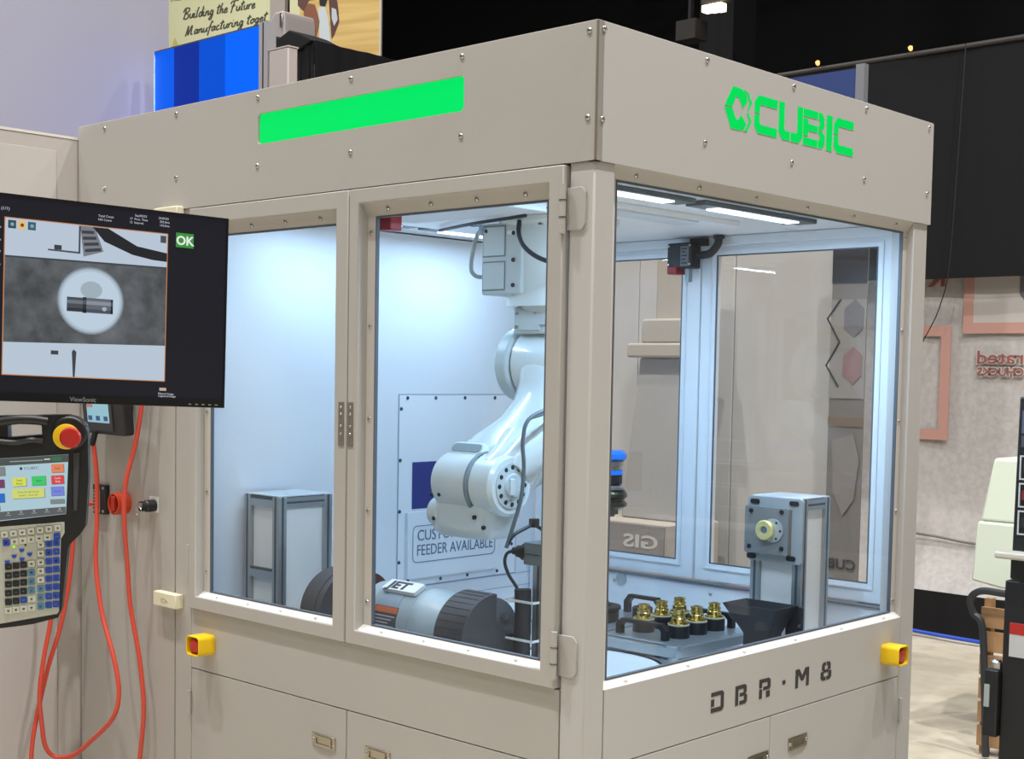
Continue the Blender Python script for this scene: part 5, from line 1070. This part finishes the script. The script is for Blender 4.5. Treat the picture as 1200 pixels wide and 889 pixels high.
obj('chuck', MB().lathe([(0, 0), (.056, 0), (.066, -.012), (.066, -.022), (.058, -.028), (.058, -.034), (.066, -.040), (.066, -.050), (.05, -.058), (0, -.058)], (gx, gy, 1.245), (0, 0, 1), 12), mat('chuck_olive', (86, 84, 70), .3, .8), G)
for a in (0, 120, 240): obj('jaw', MB().box(-.012, .012, .01, .05, 1.165, 1.19, T=T3(gx, gy, 0) @ Matrix.Rotation(math.radians(a), 4, 'Z')), STEELD, G, bevel=.002)
# dress cables on the arm
obj('dress_cable', MB().tube([(-0.672, 0.660, 1.520), (-0.672, 0.625, 1.492), (-0.672, 0.558, 1.474), (-0.677, 0.472, 1.442), (-0.682, 0.456, 1.384), (-0.682, 0.462, 1.315), (-0.682, 0.453, 1.234), (-0.692, 0.438, 1.166), (-0.702, 0.420, 1.100)], .0055, 10), mat('dress_grey', (96, 106, 110), .4), t)
obj('dress_cable', MB().tube([(-0.672, 0.660, 1.495), (-0.672, 0.600, 1.478), (-0.672, 0.550, 1.462), (-0.677, 0.475, 1.445)], .005, 8), mat('dress_grey', (96, 106, 110), .4), t)
obj('dress_cable', MB().tube([(-0.702, 0.420, 1.102), (-0.692, 0.436, 1.133), (-0.682, 0.469, 1.150), (-0.682, 0.504, 1.157), (-0.682, 0.539, 1.143), (-0.682, 0.565, 1.125), (-0.682, 0.600, 1.140), (-0.692, 0.665, 1.190)], .005, 8), BCABLE, t)
obj('cable_clip', MB().box(-.69, -.67, .495, .515, 1.152, 1.175), STEELD, t)

# the whole robot hangs a little to the right of the cell's centre line
ROB = t; ROB.location.x += .078; G.location.x += .078; G.location.z -= .027
# ================================================================ THINGS AT THE RIGHT EDGE
t = thing('control_pedestal', (.55, 1.3, 0), 'black machine control pedestal cut by the right edge of the picture', 'control panel')
RF = frame((0, 1.3, 0), (1, 0, 0), (0, 0, 1))
BM_ = mat('machine_black', (24, 24, 26), .45)
obj('panel_box', MB().prism([(.372, 1.10), (.377, 1.525), (.72, 1.525), (.72, 1.10)], -.0, .10, T=frame((0, 1.4, 0), (1, 0, 0), (0, 0, 1))), BM_, t, bevel=.004)
PB = frame((0, 1.30, 0), (1, 0, 0), (0, 0, 1))
for z0, z1, c_ in ((1.43, 1.49, (110, 124, 150)), (1.395, 1.425, (90, 100, 120))): obj('display_field', MB(PB).box(.387, .70, z0, z1, .0005, .003), emit('panel_disp%d' % c_[0], c_, .6), t)
for k in range(3):
    z = 1.165 + k * .072; fr_ = obj('key_frame', MB(PB).rect_ring((.385, .55, z, z + .064), (.389, .546, z + .004, z + .060), .0005, .003), mat('frame_white', (190, 190, 190), .5), t)
    obj('panel_key', MB(PB).box(.395, .42, z + .02, z + .045, .0005, .006), mat('key_dark_red', (120, 30, 40), .5) if k == 1 else BLACKM, fr_)
obj('hand_rest', MB().box(.345, .72, 1.25, 1.32, 1.103, 1.122), mat('rest_beige', (196, 188, 172), .5), t, bevel=.006)
obj('swivel_block', MB().box(.365, .52, 1.31, 1.38, 1.045, 1.10), BM_, t, bevel=.004)
obj('column', MB().box(.353, .72, 1.31, 1.62, .30, 1.04), BM_, t, bevel=.004); obj('foot', MB().box(.33, .75, 1.28, 1.66, 0, .30), BM_, t, bevel=.004)
obj('label_plate', MB(frame((0, 1.309, 0), (1, 0, 0), (0, 0, 1))).box(.372, .45, .84, .93, 0, .002), mat('label_white', (200, 196, 192), .5), t)
obj('label_plate', MB(frame((0, 1.309, 0), (1, 0, 0), (0, 0, 1))).box(.372, .45, .90, .93, .002, .003), REDP, t)
jb = obj('junction_box', MB().box(.315, .353, 1.29, 1.40, .62, .80), BM_, t, bevel=.004)
obj('silver_knob', MB().lathe([(.016, 0), (.016, .018), (.010, .024), (0, .024)], (.335, 1.32, .80), (0, 0, 1), 18), STEEL, jb)
obj('switch_face', MB().box(.318, .332, 1.286, 1.29, .70, .76), mat('face_grey', (160, 166, 160), .5), jb)
t = thing('machine_cover', (-.5, 3.6, 0), 'pale green-white moulded machine cover standing behind the black pedestal at right', 'machine')
GW = mat('pale_green_cover', (222, 230, 212), .45)
obj('cover', MB().loft([[(-.725, 3.5, .70), (-.2, 3.5, .62), (-.2, 4.1, .62), (-.725, 4.1, .70)], [(-.705, 3.5, .96), (-.2, 3.5, .96), (-.2, 4.1, .96), (-.705, 4.1, .96)]]), GW, t, bevel=.01)
obj('hood', MB().loft([[(-.70, 3.51, .962), (-.2, 3.51, .962), (-.2, 4.1, .962), (-.70, 4.1, .962)], [(-.655, 3.53, 1.235), (-.2, 3.53, 1.235), (-.2, 4.1, 1.235), (-.655, 4.1, 1.235)]]), GW, t, bevel=.012)
obj('stand', MB().box(-.56, -.2, 3.6, 4.05, 0, .66), BM_, t)
t = thing('wooden_crate', (-.50, 3.3, 0), 'brown slatted wooden crate edge seen beside the black pedestal', 'crate')
WD = mat('crate_wood', (170, 132, 92), .75, rgb2=(140, 104, 70), vscale=12)
for k in range(6): obj('slat', MB().box(-.585, -.30, 3.30, 3.32, .04 + k * .10, .125 + k * .10), WD, t, bevel=.002)
for x in (-.58, -.33): obj('corner_batten', MB().box(x, x + .03, 3.32, 3.36, 0, .66), WD, t)
t = info(obj('black_hose', MB().tube([(-.45, 3.24, .70), (-.56, 3.24, .70), (-.61, 3.25, .66), (-.60, 3.26, .60), (-.56, 3.26, .55), (-.54, 3.26, .30), (-.52, 3.25, .012)], .015), BCABLE), 'black hose looped beside the crate under the pale machine cover', 'hose')

for o in list(bpy.data.objects):
    if o.parent is None and 'label' in o and 'group' not in o:
        g = {'emergency_stop': 'emergency stops on the cell', 'control_cable': 'orange-red control cables at the left panel', 'ceiling_light': 'ceiling lights inside the cell', 'feeder_tower': 'aluminium framed posts in the cell',
             'stop_block': 'cream stop blocks beside the glazed doors', 'door_switch': 'door safety switches inside the cell', 'roof_truss': 'dark roof trusses of the hall'}.get(o.name.split('.')[0])
        if g: o['group'] = g
